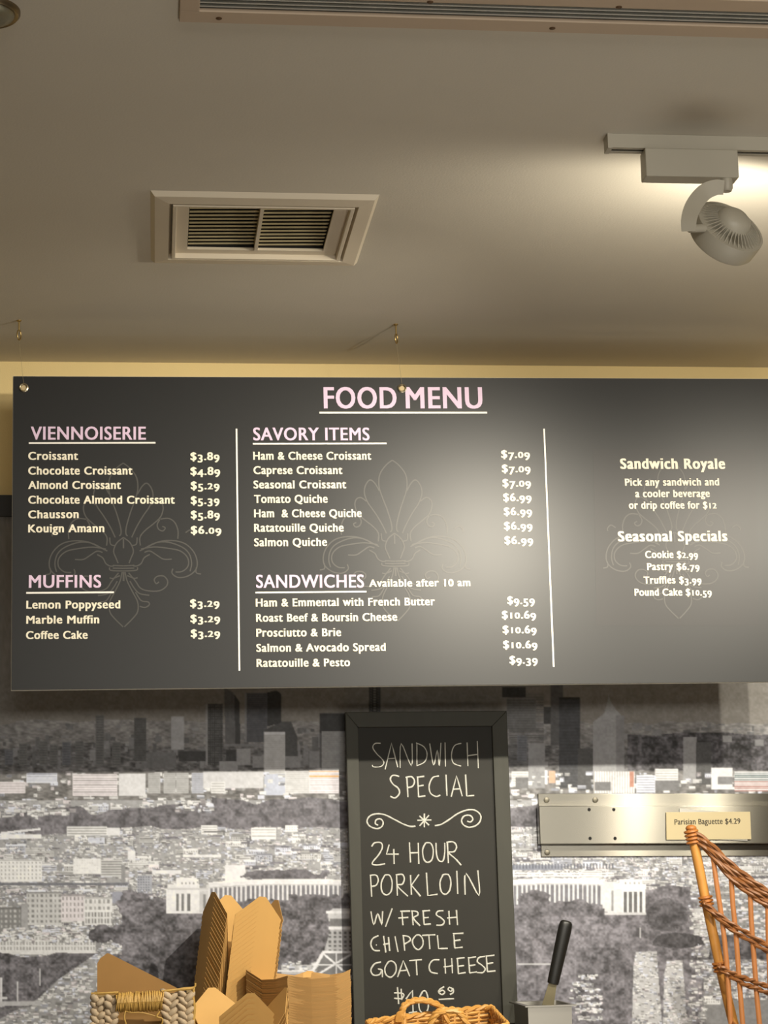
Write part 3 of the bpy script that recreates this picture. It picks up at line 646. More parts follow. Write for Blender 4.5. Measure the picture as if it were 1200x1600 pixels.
ch = {
'word': [
 # SANDWICH
 [[(234,224),(207,225),(196,245),(215,275),(240,300),(250,320),(235,338),(200,340),(193,330)],[(256,352),(288,222),(318,342)],[(268,300),(306,297)],[(330,345),(335,225),(385,335),(388,225)],[(412,225),(412,334)],[(408,222),(445,240),(462,275),(450,315),(410,335)],[(475,225),(494,332),(512,258),(522,334),(530,222)],[(550,220),(552,338)],[(630,224),(597,235),(582,275),(590,320),(628,336)],[(658,220),(662,336)],[(708,213),(713,346)],[(660,285),(710,278)]],
 # SPECIAL
 [[(325,387),(295,381),(281,400),(295,425),(320,445),(326,470),(305,492),(281,484)],[(362,392),(368,488)],[(356,392),(385,388),(400,410),(390,435),(365,442)],[(415,392),(420,487)],[(411,391),(448,386)],[(416,435),(445,430)],[(419,487),(453,482)],[(520,385),(490,392),(472,430),(478,468),(505,485),(527,478)],[(554,378),(559,482)],[(580,486),(606,383),(634,484)],[(588,450),(626,447)],[(650,377),(656,483),(693,480)]],
 # ornament
 [[(405,630),(380,632),(345,620),(300,597),(255,575),(215,570),(182,580),(167,605),(180,630),(215,643),(240,632),(246,610),(232,595),(212,600),(208,618),(222,626)],[(500,628),(530,622),(570,598),(610,570),(655,552),(695,552),(723,575),(722,605),(700,628),(665,636),(638,622),(631,600),(645,580),(672,578),(686,595),(675,610),(658,606)],[(414,602),(483,600)],[(448,568),(448,636)],[(424,580),(471,626)],[(471,577),(425,629)]],
 # 24 HOUR
 [[(190,730),(205,712),(235,712),(242,735),(225,770),(192,812),(215,821),(256,815)],[(276,720),(262,768),(323,768)],[(298,742),(300,816)],[(375,710),(380,808)],[(418,712),(421,816)],[(378,762),(420,760)],[(455,712),(440,745),(445,790),(462,808),(485,795),(492,750),(480,715),(455,712)],[(505,712),(508,770),(520,800),(540,800),(548,760),(548,712)],[(561,712),(566,812)],[(556,710),(590,708),(606,730),(595,755),(567,760),(600,790),(629,822)]],
 # PORK LOIN
 [[(184,872),(190,976)],[(181,872),(212,871),(222,895),(212,920),(188,926)],[(255,870),(238,905),(240,950),(262,968),(285,950),(290,905),(278,872),(255,870)],[(312,872),(316,971)],[(308,870),(340,867),(350,890),(340,915),(315,922),(367,974)],[(380,870),(385,966)],[(422,867),(385,920),(429,974)],[(458,858),(465,971),(513,965)],[(540,868),(525,905),(530,948),(550,965),(572,945),(578,900),(565,868),(540,868)],[(607,849),(612,963)],[(648,966),(652,862),(716,971),(710,847)]],
 # W/ FRESH
 [[(186,1048),(200,1113),(220,1060),(238,1113),(244,1047)],[(291,1033),(258,1123)],[(338,1048),(343,1116)],[(330,1048),(379,1047)],[(321,1081),(370,1078)],[(388,1048),(393,1116)],[(384,1046),(412,1050),(416,1066),(395,1082),(427,1119)],[(442,1048),(447,1113)],[(438,1047),(476,1044)],[(445,1080),(470,1078)],[(447,1113),(480,1110)],[(542,1045),(515,1048),(507,1065),(530,1080),(546,1098),(535,1115),(507,1116)],[(568,1045),(572,1113)],[(605,1041),(611,1116)],[(560,1081),(609,1077)]],
 # CHIPOTLE
 [[(224,1167),(195,1182),(186,1210),(200,1238),(231,1241)],[(211,1212),(215,1214)],[(248,1168),(259,1250)],[(272,1174),(278,1242)],[(246,1211),(279,1205)],[(304,1170),(319,1247)],[(345,1170),(352,1241)],[(341,1167),(370,1172),(379,1190),(350,1209)],[(408,1165),(390,1190),(398,1222),(420,1236),(440,1215),(440,1185),(425,1165),(408,1165)],[(437,1166),(502,1163)],[(470,1165),(475,1233)],[(512,1165),(518,1231),(563,1230)],[(592,1160),(597,1227)],[(588,1158),(640,1155)],[(595,1192),(626,1188)],[(596,1228),(636,1224)]],
 # GOAT CHEESE
 [[(236,1297),(205,1305),(186,1335),(198,1360),(228,1358),(238,1336),(222,1332),(240,1336),(243,1371)],[(272,1295),(255,1325),(260,1358),(285,1371),(308,1345),(308,1310),(290,1292),(272,1295)],[(317,1370),(345,1289),(376,1366)],[(328,1340),(368,1336)],[(374,1290),(436,1285)],[(408,1288),(412,1361)],[(522,1286),(490,1288),(472,1315),(480,1345),(514,1353)],[(548,1279),(552,1353)],[(582,1277),(586,1351)],[(543,1321),(589,1315)],[(610,1282),(615,1353)],[(606,1280),(646,1275)],[(612,1318),(643,1314)],[(614,1354),(651,1348)],[(665,1278),(670,1349)],[(661,1277),(702,1271)],[(668,1315),(699,1310)],[(669,1350),(706,1345)],[(746,1269),(716,1275),(708,1295),(730,1312),(746,1330),(735,1348),(707,1348)],[(752,1269),(757,1343)],[(748,1268),(792,1263)],[(755,1305),(786,1300)],[(756,1344),(797,1340)]],
 # $10 69
 [[(316,1419),(322,1502)],[(334,1427),(338,1482)],[(300,1448),(338,1450),(348,1460),(338,1476)],[(300,1474),(340,1478)],[(358,1478),(390,1434),(393,1545)],[(372,1546),(413,1540)],[(440,1440),(422,1480),(425,1530),(448,1550),(466,1525),(466,1475),(455,1440),(440,1440)],[(546,1417),(525,1430),(518,1445),(535,1456),(548,1445),(537,1435),(522,1443)],[(588,1431),(572,1420),(565,1432),(580,1440),(588,1426),(590,1445),(574,1456)],[(519,1480),(594,1476)]],
]}
CURVY = 3
for gi, grp in enumerate(ch['word']):
    mb = MB()
    for st in grp:
        pts = [BZ(*p) for p in st]
        if len(pts) > CURVY: pts = smooth_path(pts, 4)
        elif len(pts) > 1:                       # keep sharp corners, but subdivide
            q_ = []
            for a, b in zip(pts, pts[1:]): q_ += [a.lerp(b, t) for t in (0, .33, .66)]
            pts = q_+[pts[-1]]
        # per-stroke tube pressed flat onto the slate
        rr = [(.0015 if gi else .0010)*random.uniform(.8, 1.15) for _ in pts]
        mb.tube(pts, rr, 6)
    mb.build('ornament_lettering' if gi == 2 else 'chalk_lettering', CHALK, cbd, smooth=True)

# ------------------------------------------------------------------ ceiling vent
vt = empty('ceiling_vent', ((VX0+VX1)/2, (VY0+VY1)/2, ZC)); tag(vt, 'square cream ceiling air vent with two louvred openings left of the track light', 'vent')
def ring(mb, x0, x1, y0, y1, wd, z0, z1):
    mb.box((x0, y0, z0), (x1, y0+wd, z1)); mb.box((x0, y1-wd, z0), (x1, y1, z1)); mb.box((x0, y0+wd, z0), (x0+wd, y1-wd, z1)); mb.box((x1-wd, y0+wd, z0), (x1, y1-wd, z1)); return mb
fl = MB()   # sloped outer flange
def slope_ring(mb, x0, x1, y0, y1, z0, X0, X1, Y0, Y1, z1):
    a = [(x0,y0,z0),(x1,y0,z0),(x1,y1,z0),(x0,y1,z0)]; b = [(X0,Y0,z1),(X1,Y0,z1),(X1,Y1,z1),(X0,Y1,z1)]
    mb.add(a+b, [(i, (i+1) % 4, 4+(i+1) % 4, 4+i) for i in range(4)])
slope_ring(fl, VX0, VX1, VY0, VY1, ZC-.0002, VX0+.006, VX1-.006, VY0+.006, VY1-.006, ZC-.007)
slope_ring(fl, VX0+.006, VX1-.006, VY0+.006, VY1-.006, ZC-.007, VX0+.026, VX1-.026, VY0+.030, VY1-.030, ZC-.009)
slope_ring(fl, VX0+.026, VX1-.026, VY0+.030, VY1-.030, ZC-.009, VX0+.029, VX1-.029, VY0+.033, VY1-.033, ZC+.004)
fl.build('flange', VENTM, vt)
ix0, ix1, iy0, iy1 = VX0+.031, VX1-.031, VY0+.035, VY1-.035
ring(MB(), ix0, ix1, iy0, iy1, .006, ZC-.010, ZC+.012).build('inner_frame', VENTM, vt, bevel=.001)
lx0 = atZ(296, 322, ZC).x; lx1 = atZ(522, 327, ZC).x; ly0 = atZ(400, 322, ZC).y; ly1 = atZ(400, 389, ZC).y
MBf = MB()
a_, b_ = ix0+.006, ix1-.006
ring_z0, ring_z1 = ZC-.002, ZC+.002
MBf.box((a_, iy0+.006, ring_z0), (b_, ly0, ring_z1)); MBf.box((a_, ly1, ring_z0), (b_, iy1-.006, ring_z1)); MBf.box((a_, ly0, ring_z0), (lx0, ly1, ring_z1)); MBf.box((lx1, ly0, ring_z0), (b_, ly1, ring_z1))
MBf.build('core_plate', VENTM, vt)
xm = atZ(409, 330, ZC).x
MB().box((xm-.0025, ly0, ZC-.004), (xm+.0025, ly1, ZC+.045)).build('divider', VENTM, vt)
wl = MB(); wz = ZC+.055
wl.box((lx0-.002, ly0-.002, ZC+.002), (lx0, ly1+.002, wz)); wl.box((lx1, ly0-.002, ZC+.002), (lx1+.002, ly1+.002, wz)); wl.box((lx0-.002, ly1, ZC+.002), (lx1+.002, ly1+.002, wz)); wl.box((lx0-.002, ly0-.002, ZC+.002), (lx1+.002, ly0, wz)); wl.box((lx0-.01, ly0-.01, wz), (lx1+.01, ly1+.01, wz+.002))
wl.build('duct_box', VOID, vt)
NS = 12
for (a, b) in ((lx0+.001, xm-.003), (xm+.003, lx1-.001)):
    for k in range(NS):
        y = ly0+(k+.5)*(ly1-ly0)/NS
        dz, dy = .003, (ly1-ly0)/NS*.44
        MB().add([(a, y-dy, ZC+.002), (b, y-dy, ZC+.002+.002), (b, y+dy, ZC+.002+dz+.002), (a, y+dy, ZC+.002+dz), (a, y-dy, ZC+.0032), (b, y-dy, ZC+.0052), (b, y+dy, ZC+.0052+dz), (a, y+dy, ZC+.0032+dz)],
          [(0,1,2,3),(7,6,5,4),(0,4,5,1),(1,5,6,2),(2,6,7,3),(3,7,4,0)]).build('slat', LOUV, vt)

# ------------------------------------------------------------------ linear diffuser
df = empty('linear_diffuser', ((DX0+DX1)/2, (DY0+DY1)/2, ZC)); tag(df, 'long linear slot air diffuser with metal fins at the top of the ceiling', 'diffuser')
for a, b in (((DX0, DIY1, ZC-.004), (DX1, DY1, ZC+.001)), ((DX0, DY0, ZC-.004), (DX1, DIY0, ZC+.001)), ((DX0, DIY0, ZC-.004), (DIX0, DIY1, ZC+.001)), ((DX1-.03, DIY0, ZC-.004), (DX1, DIY1, ZC+.001))):
    MB().box(a, b).build('trim_strip', TRIMM, df, bevel=.0008)
MB().box((DIX0-.003, DIY0-.002, ZC+.045), (DX1-.03, DIY1+.002, ZC+.048)).build('plenum', mat('plenum_grey', (120, 124, 122), .7), df)
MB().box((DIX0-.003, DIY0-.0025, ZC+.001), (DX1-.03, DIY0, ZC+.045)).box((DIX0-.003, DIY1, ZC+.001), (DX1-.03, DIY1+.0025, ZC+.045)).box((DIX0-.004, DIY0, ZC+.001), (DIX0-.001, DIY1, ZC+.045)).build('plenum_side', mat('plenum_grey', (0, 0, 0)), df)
nf = 4
for k in range(nf):
    y = DIY0+(k+.5)*(DIY1-DIY0)/nf
    MB().box((DIX0, y-.0016, ZC+.000), (DX1-.031, y+.0016, ZC+.002)).box((DIX0, y-.0005, ZC+.002), (DX1-.031, y+.0005, ZC+.024)).build('fin', FINM, df)
for sx, sy in ((342, 28.5), (863, 44), (967, 11), (672, 3)):
    p = atZ(sx, sy, ZC-.004)
    MB().lathe([(.0035, .0004), (.0035, -.0006), (.002, -.0014), (.0005, -.0014)], 12, Matrix.Translation((p.x, p.y, ZC-.004))).build('screw', mat('rusty_screw', (90, 66, 42), .5, metal=.5), df)

# ------------------------------------------------------------------ round ceiling cap top left
cc = atZ(-24, 16, ZC)
cf = empty('sprinkler_cap', (cc.x, cc.y, ZC)); tag(cf, 'small round dull metal cap on the ceiling in the top left corner', 'ceiling cap')
MC = Matrix.Translation((cc.x, cc.y, ZC))
MB().lathe([(.0385, 0), (.0385, -.003), (.036, -.006), (.033, -.005)], 40, MC).build('rim', mat('dull_bronze', (120, 105, 80), .35, metal=.8), cf, smooth=True)
MB().lathe([(.033, -.003), (.031, -.007), (.022, -.011), (.010, -.013), (.001, -.0135)], 40, MC).build('dome', mat('dull_nickel', (128, 124, 104), .4, metal=.6), cf, smooth=True)

# ------------------------------------------------------------------ track light
RH = .019; yN = atZ(1000, 231, ZC-RH).y; yF = atZ(1000, 240.5, ZC-RH).y
rx0 = atZ(956, 232, ZC-RH).x; rx1 = 2.1
rail = empty('ceiling_track', ((rx0+rx1)/2, (yN+yF)/2, ZC)); tag(rail, 'cream lighting track rail fixed along the ceiling at right', 'track rail')
RB = MB(); tt = .003
RB.box((rx0, yN, ZC-RH), (rx1, yN+tt, ZC-.0002)); RB.box((rx0, yF-tt, ZC-RH), (rx1, yF, ZC-.0002)); RB.box((rx0, yN+tt, ZC-.004), (rx1, yF-tt, ZC-.0004))
RB.box((rx0, yN+tt, ZC-RH), (rx1, yN+tt+.004, ZC-RH+.002)); RB.box((rx0, yF-tt-.004, ZC-RH), (rx1, yF-tt, ZC-RH+.002)); RB.build('rail_body', TRACKM, rail)
MB().box((rx0+.001, yN+tt, ZC-RH+.004), (rx1, yF-tt, ZC-.004)).build('contact_channel', BLACK, rail)
MB().box((rx0-.006, yN-.0005, ZC-RH-.001), (rx0, yF+.0005, ZC-.0002)).build('end_cap', TRACKM, rail)
ym = (yN+yF)/2
pzb = atY(1010, 274.5, yN-.004)
bz = pzb.z; bx0 = pzb.x; bx1 = atY(1155, 275, yN-.004).x; by1 = atZ(1003, 286, bz).y
tl = empty('track_spotlight', ((bx0+bx1)/2, ym, ZC-RH)); tag(tl, 'cream track spotlight with finned round head hanging from the ceiling rail', 'spotlight')
MB().box((bx0, yN-.004, bz), (bx1, by1, ZC-RH-.0012)).build('driver_box', TRACKM, tl, bevel=.0012)
HC = CAM+ray(920+948/4.2857, 180+748/4.2857)*(2.395/CF.dot(ray(1140, 360))*1.0)
nb = (-ray(1140, 360).normalized()*.60+CR*.45+CU*.66).normalized()
Mh = Matrix.Translation(HC) @ nb.to_track_quat('Z', 'Y').to_matrix().to_4x4()
R = .0450
MB().lathe([(R*.93, .000), (R*.93, .001), (R, .001), (R, -.006), (R*.985, -.022), (R*.93, -.026), (R*.88, -.026), (R*.88, -.002)], 48, Mh).build('head_rim', TRACKM, tl, smooth=True)
MB().lathe([(R*.90, -.010), (R*.5, -.010), (R*.01, -.010)], 40, Mh).build('heat_sink_floor', mat('dark_heat_sink', (50, 50, 46), .5, metal=.3), tl)
MB().lathe([(R*.50, -.009), (R*.52, .002), (R*.50, .010), (R*.42, .0165), (R*.28, .0205), (R*.12, .022), (.0005, .0222)], 40, Mh).build('back_dome', TRACKM, tl, smooth=True)
nfin = 40
for k in range(nfin):
    a = 2*math.pi*k/nfin; c_, s_ = math.cos(a), math.sin(a); tx_ = Vector((-s_, c_, 0))*.0006
    pr = [(R*.48, -.0095), (R*.90, -.0095), (R*.90, .000), (R*.74, .0045), (R*.50, .0095)]
    pts = [Mh @ (Vector((r_*c_, r_*s_, z_))-tx_) for r_, z_ in pr]; off = Mh.to_3x3() @ (tx_*2)
    MB().prism(pts, off).build('cooling_fin', TRACKM, tl)
LENS = mat('lamp_lens', (255, 240, 205), .2)
MB().lathe([(R*.88, -.022), (R*.5, -.0235), (.0005, -.024)], 40, Mh).build('lens', LENS, tl, smooth=True)
# curved arm
dq = 2.38
def H(x, y, k=1.0): 
    r_ = ray(920+x/4.2857, 180+y/4.2857); return CAM+r_*(dq*k/CF.dot(r_))
arm_c = smooth_path([H(905, 485), H(845, 485, .999), H(770, 520, .997), (H(705, 600, .993)), H(672, 690, .989), H(668, 778, .987)], 5)
vd = ray(1100, 320).normalized()
mb = MB(); L_ = []
wdv = []
for i, p in enumerate(arm_c):
    t = (arm_c[min(i+1, len(arm_c)-1)]-arm_c[max(i-1, 0)]).normalized(); n_ = vd.cross(t).normalized(); wdv.append((p, n_))
hw = [.0085+.0018*math.sin(math.pi*i/(len(arm_c)-1)) for i in range(len(arm_c))]
th = .004
vs = []; 
for (p, n_), h_ in zip(wdv, hw): vs += [p-n_*h_-vd*th, p+n_*h_-vd*th, p+n_*h_+vd*th, p-n_*h_+vd*th]
fs = [(4*i+k, 4*i+(k+1) % 4, 4*(i+1)+(k+1) % 4, 4*(i+1)+k) for i in range(len(arm_c)-1) for k in range(4)]+[(3, 2, 1, 0), tuple(4*(len(arm_c)-1)+k for k in range(4))]
mb.add(vs, fs).build('arm', TRACKM, tl, smooth=True)
sp = atZ(920+920/4.2857, 180+432/4.2857, bz)
MB().lathe([(.008, .0), (.008, -.012), (.006, -.016), (.001, -.016)], 20, Matrix.Translation(sp)).build('swivel', TRACKM, tl, smooth=True)
pv = H(675, 760, .988); pd = (HC-pv)
MB().tube([pv, pv+pd*.35], .005, 12).build('pivot_pin', TRACKM, tl, smooth=True)

# ------------------------------------------------------------------ steel rail on the wall
FYc = WY-.024
def Wp(x, y, yy_=WY-.002): return atY(x, y, yy_)
sr = empty('steel_rail', (1.1, WY-.002, Wp(1200, 1338).z)); tag(sr, 'brushed stainless steel ticket rail screwed to the mural at right', 'steel rail')
xe = 1.9
a = Wp(840, 1240); ab = Wp(843, 1338); zt = a.z; zb_ = Wp(900, 1337.5).z; zf1 = atY(900, 1258, FYc).z; zf0 = atY(900, 1318, FYc).z
slope_r = (Wp(1199, 1240).z-a.z)/(Wp(1199, 1240).x-a.x)
def SR(x, y, z): return (x, y, z+(x-a.x)*slope_r)
def sbox(x0, y0, z0, x1, y1, z1):
    return MB().add([SR(x0,y0,z0),SR(x1,y0,z0),SR(x1,y1,z0),SR(x0,y1,z0),SR(x0,y0,z1),SR(x1,y0,z1),SR(x1,y1,z1),SR(x0,y1,z1)], [(0,3,2,1),(4,5,6,7),(0,1,5,4),(1,2,6,5),(2,3,7,6),(3,0,4,7)])
x0r = a.x; xf = atY(842.5, 1290, FYc).x
sbox(x0r, WY-.005, zf1-.004, xe, WY-.0018, zt).build('upper_flange', STEEL, sr, bevel=.0008)
sbox(x0r+.002, WY-.005, zb_, xe, WY-.0018, zf0+.004).build('lower_flange', STEEL, sr, bevel=.0008)
sbox(xf, FYc, zf0, xe, WY-.005, zf1).build('face_channel', STEEL, sr, bevel=.0015)
def disc(x, y, yy_, r, m_, name, par, depth=.0015):
    p = atY(x, y, yy_); MB().lathe([(r, 0), (r, depth*.6), (r*.7, depth), (.0004, depth)], 16, Matrix.Translation(p) @ Matrix.Rotation(math.pi/2, 4, 'X')).build(name, m_, par, smooth=True)
for x, y in ((854, 1250), (930, 1250), (855, 1332)): disc(x, y, WY-.005, .0052, mat('screw_steel', (120, 116, 104), .5, metal=.8), 'screw', sr, .002)
HOLE = mat('screw_hole_black', (18, 16, 14), .8)
for x, y in ((920.5, 1265), (959, 1265), (922, 1310), (961, 1310)):
    disc(x, y, FYc, .0030, HOLE, 'hole', sr, .0004)
# price card
cd_ = empty('price_card', atY(1107, 1311, FYc-.003)); tag(cd_, 'small cream printed baguette price card fixed on the steel rail', 'price card')
cy_ = FYc-.0032
MB().prism([atY(1040.8, 1269, cy_), atY(1172, 1268.3, cy_), atY(1173.8, 1311.3, cy_), atY(1041.5, 1312, cy_)], (0, .0006, 0)).build('card_front', CARDM, cd_)
MB().prism([atY(1062, 1263, cy_+.0014), atY(1170, 1272, cy_+.0014), atY(1168, 1314, cy_+.0014), atY(1060, 1309, cy_+.0014)], (0, .0012, 0)).build('card_holder', STEELP, cd_)
mb = MB(); text_line(mb, 'Parisian Baguette $4.29', 1054, 1288.5, 1157, 1287, 8.3, .012, cy_, oldstyle=False, front=.0002); mb.build('card_lettering', INK, cd_)

# ------------------------------------------------------------------ takeout boxes (nested, flaps up)
def flap_box(name_root, base, axis, yaw, n, pitch, label, group, HT=.135, wt=.088, wb=.066, tip=.034, open_=.010):
    """nested open boxes; each has four panels with gabled tips"""
    axis = Vector(axis).normalized()
    fr = Vector((math.sin(yaw), -math.cos(yaw), 0)); fr = (fr-axis*fr.dot(axis)).normalized(); rt = axis.cross(fr)*-1
    th = .0006
    def panel(out, side, par):
        s0 = wb/2; s1 = wt/2; o0 = wb/2; o1 = wt/2+open_
        def P_(s, h): t = h/(HT-tip); o = o0+(o1-o0)*t; return out*o+side*s+axis*h
        pts = [P_(-s0, 0), P_(s0, 0), P_(s1, HT-tip), P_(.006, HT), P_(-.006, HT), P_(-s1, HT-tip)]
        return MB().prism([par.matrix_world.translation+p for p in pts], -out*th)
    first = None; objs = []
    for k in range(n):
        loc_ = Vector(base)+axis*(k*pitch)
        jit = Vector((random.uniform(-.0005, .0005), random.uniform(-.0005, .0005), 0))
        if first is None:
            r_ = empty('takeout_box', loc_); first = r_
            for out, side in ((fr, rt), (-fr, rt), (rt, fr), (-rt, fr)): panel(out, side, r_).build('flap', KRAFT, r_)
            q4 = [r_.matrix_world.translation+fr*(a1*wb/2)+rt*(a2*wb/2) for a1, a2 in ((-1,-1),(1,-1),(1,1),(-1,1))]
            MB().prism(q4, axis*th).build('bottom', KRAFT, r_)
        else:
            r_ = first.copy(); sc.collection.objects.link(r_); r_.location = loc_+jit
            for chd in list(first.children):
                c_ = chd.copy(); sc.collection.objects.link(c_); c_.parent = r_
        lab = label[0] if k == n-1 else (label[1] if k == 0 else label[2])
        tag(r_, lab, 'takeout box', group); objs.append(r_)
    return objs
# tall leaning stack
D1 = 3.365
topc = atY(383, 1400, D1)
ax1 = Vector((.13, .04, 1)).normalized()
HT1 = .128; n1 = int((topc.z-HT1-CT)/.0082)+1
b1 = topc-ax1*(HT1+(n1-1)*.0082); b1 = b1+ax1*((CT+.004-b1.z)/ax1.z)*0
b1.z = max(b1.z, CT+.007)
flap_box('takeout_box', b1, ax1, math.radians(26), n1, .0082, ('uppermost kraft takeout box of the tall leaning stack', 'lowest kraft takeout box of the tall leaning stack', 'kraft takeout box nested inside the tall leaning stack left of the chalkboard'), 'takeout boxes in the tall leaning stack', HT=HT1)
# lower stack in front
D2 = 3.14
tc2 = atY(366, 1549, D2); HT2 = .115; n2 = 5; p2 = .0082
n2 = int((tc2.z-HT2-CT)/p2)+1
b2 = Vector((tc2.x-.004, D2+.03, tc2.z-HT2-(n2-1)*p2)); b2.z = max(b2.z, CT+.001)
flap_box('takeout_box', b2, (0, 0, 1), math.radians(17), n2, p2, ('single open kraft takeout box standing lowest in front of the tall stack', 'lowest kraft takeout box in the short front stack', 'kraft takeout box nested in the short stack in front'), 'takeout boxes in the short front stack', HT=HT2, wt=.090, wb=.060, open_=.030)
# wide nest of kraft trays
D3 = 3.20
def S3(x, y, dd=0): return atY(300+x/4.615, 1500+y/4.615, D3+dd)
outl = [(388, 70, .075), (500, 142, .045), (600, 138, .020), (690, 112, .0), (860, 136, .010), (1030, 122, .024), (1145, 66, .040)]
outb = [(1100, 90, .15), (1000, 105, .165), (830, 80, .175), (740, 110, .165), (560, 90, .15), (440, 80, .12)]
N3_ = 62; ph = .0038
base3 = [S3(*p) for p in outl]; bk3 = [S3(*p) for p in outb]
first = None
KR2 = KRAFTE
cen = sum(base3+bk3, Vector())/13
for k in range(N3_):
    topz = base3[3].z-k*ph
    if topz-.030 < CT: break
    if first is None:
        first = empty('kraft_tray', (cen.x, cen.y, topz)); r_ = first
        mb = MB(); n_ = len(base3)
        loopv = base3+bk3; nn_ = len(loopv); th = .0006
        lowv = []
        for p in loopv:
            dir_ = Vector((cen.x-p.x, cen.y-p.y, 0)); lowv.append(Vector((p.x, p.y, base3[3].z-.016))+dir_*.05)
        inn = [p+Vector((cen.x-p.x, cen.y-p.y, 0)).normalized()*.0007 for p in loopv]
        inl = [p+Vector((cen.x-p.x, cen.y-p.y, 0)).normalized()*.0007+Vector((0, 0, .0006)) for p in lowv]
        mb.add(loopv+lowv+inl+inn, [(i, (i+1) % nn_, nn_+(i+1) % nn_, nn_+i) for i in range(nn_)]+[(2*nn_+i, 2*nn_+(i+1) % nn_, 3*nn_+(i+1) % nn_, 3*nn_+i) for i in range(nn_)]+[(3*nn_+i, 3*nn_+(i+1) % nn_, (i+1) % nn_, i) for i in range(nn_)]+[tuple(range(nn_, 2*nn_)), tuple(range(3*nn_-1, 2*nn_-1, -1))])
        tw = mb.build('tray_wall', KR2, r_)
        MB().prism([S3(755, 128, .168), S3(830, 78, .172), S3(870, 80, .172), S3(935, 125, .17)], (0, .0008, 0)).build('rear_flap', KRAFT, r_)
        tag(r_, 'uppermost wide kraft tray in the nested stack beside the chalkboard', 'tray', 'wide kraft trays nested beside the chalkboard')
    else:
        r_ = first.copy(); sc.collection.objects.link(r_); r_.location = (cen.x+random.uniform(-.0008, .0008), cen.y+random.uniform(-.0016, .0016), topz)
        c_ = tw.copy(); sc.collection.objects.link(c_); c_.parent = r_
        tag(r_, 'wide kraft tray nested below others in the stack beside the chalkboard', 'tray', 'wide kraft trays nested beside the chalkboard')

# ------------------------------------------------------------------ seagrass basket with kraft sheet
D4 = 3.10
def G(x, y, dd=0): return atY(130+x/6., 1480+y/6., D4+dd)
gl, gr_ = G(75, 430), G(1035, 385)
sg = empty('seagrass_basket', ((gl.x+gr_.x)/2, D4+.09, CT)); tag(sg, 'braided seagrass basket with a straw bound handle at the bottom left', 'basket')
def braid(x0z, x1z, ytop, cols, par, seed=0):
    mb = MB(); a0 = G(x0z, ytop); a1 = G(x1z, ytop); wdt = (a1-a0).length; cw = wdt/cols; hgt = a0.z-CT-.002
    rowh = .0105; n_ = int(hgt/rowh)
    for c_ in range(cols):
        for r_ in range(n_):
            for sgn in (-1, 1):
                px_ = a0.x+(c_+.5+sgn*.22)*cw+random.uniform(-.0006, .0006); pz_ = a0.z-(r_+.5+(.5 if sgn > 0 else 0))*rowh-.001
                if pz_ < CT+.006: continue
                di = Vector((.62*-sgn*-1, 0, .55)).normalized(); pr_ = Vector((-di.z, 0, di.x))
                k1, k2 = random.uniform(.85, 1.2), random.uniform(.85, 1.15); mb.ell((px_, D4-.003+random.uniform(-.002, .001), pz_), (di*cw*.43*k1+Vector((0, random.uniform(-.002, .002), 0)), pr_*rowh*.52*k2, Vector((0, .0055, 0))), 8, 5)
    return mb
braid(75, 325, 440, 2, sg).build('braided_side', GRASS, sg, smooth=True)
braid(735, 1035, 400, 2, sg).build('braided_side', GRASS, sg, smooth=True)
# body shell behind the braids with an opening under the handle
hx0, hx1 = G(325, 0).x, G(735, 0).x; zt_ = gl.z-.004
zh1 = G(500, 620).z; zh0 = zh1-.045
BODY = mat('seagrass_inner', (150, 128, 88), .8, var=.2, scale=80)
bx = MB(); Yf = D4+.001; Yb = D4+.12
bx.box((gl.x+.002, Yf, CT+.001), (hx0, Yf+.008, zt_)).box((hx1, Yf, CT+.001), (gr_.x-.002, Yf+.008, zt_)).box((hx0, Yf, CT+.001), (hx1, Yf+.008, zh0))
bx.box((gl.x+.002, Yf+.008, CT+.001), (gl.x+.010, Yb, zt_)).box((gr_.x-.010, Yf+.008, CT+.001), (gr_.x-.002, Yb, zt_)).box((gl.x+.01, Yb-.008, CT+.001), (gr_.x-.01, Yb, zt_-.012)).box((gl.x+.01, Yf+.008, CT+.001), (gr_.x-.01, Yb-.008, CT+.008))
bx.build('basket_body', BODY, sg)
lowb = MB()
for r_ in range(9):
    z_ = zh0-.006-r_*.0105
    if z_ < CT+.006: break
    for c_ in range(10):
        lowb.ell((hx0+(c_+.5)*(hx1-hx0)/10, D4-.003, z_), (Vector((.0055, 0, .002)), Vector((-.001, 0, .005)), Vector((0, .005, 0))), 8, 5)
lowb.build('braided_front', GRASS, sg, smooth=True)
# handle: a core wrapped with straw
ha, hb = G(315, 520), G(745, 500)
MB().tube([ha+(hb-ha)*t+Vector((0, 0, .001*math.sin(t*9))) for t in np.linspace(0, 1, 12)], .0135, 12).build('handle', STRAW, sg, smooth=True)
wr = MB()
for k in range(34):
    t = (k+.5)/34; c_ = ha+(hb-ha)*t; tilt = random.uniform(-.003, .003); rr_ = .0142+random.uniform(-.0004, .0010)
    pth = [c_+Vector((tilt*math.sin(an_), -rr_*math.cos(an_), rr_*math.sin(an_))) for an_ in np.linspace(0, 2*math.pi, 15)]
    wr.tube(pth, random.uniform(.0010, .0016), 5)
wr.build('straw_wrap', STRAW, sg, smooth=True)
class ST:
    def tube(s, *a, **k): MB().tube(*a, **k).build('straw_strand', STRAW, sg, smooth=True)
st_ = ST()
st_.tube(smooth_path([G(395, 600, -.012), G(450, 612, -.014), G(560, 615, -.012), G(690, 650, -.010)], 4), .0009, 6)
st_.tube(smooth_path([G(395, 600, -.013), G(385, 660, -.014), G(400, 720, -.013), G(398, 800, -.01)], 4), .0012, 6)
st_.tube(smooth_path([G(720, 600, -.013), G(690, 650, -.014), G(740, 670, -.014), G(735, 720, -.013), G(690, 730, -.01)], 4), .0013, 6)
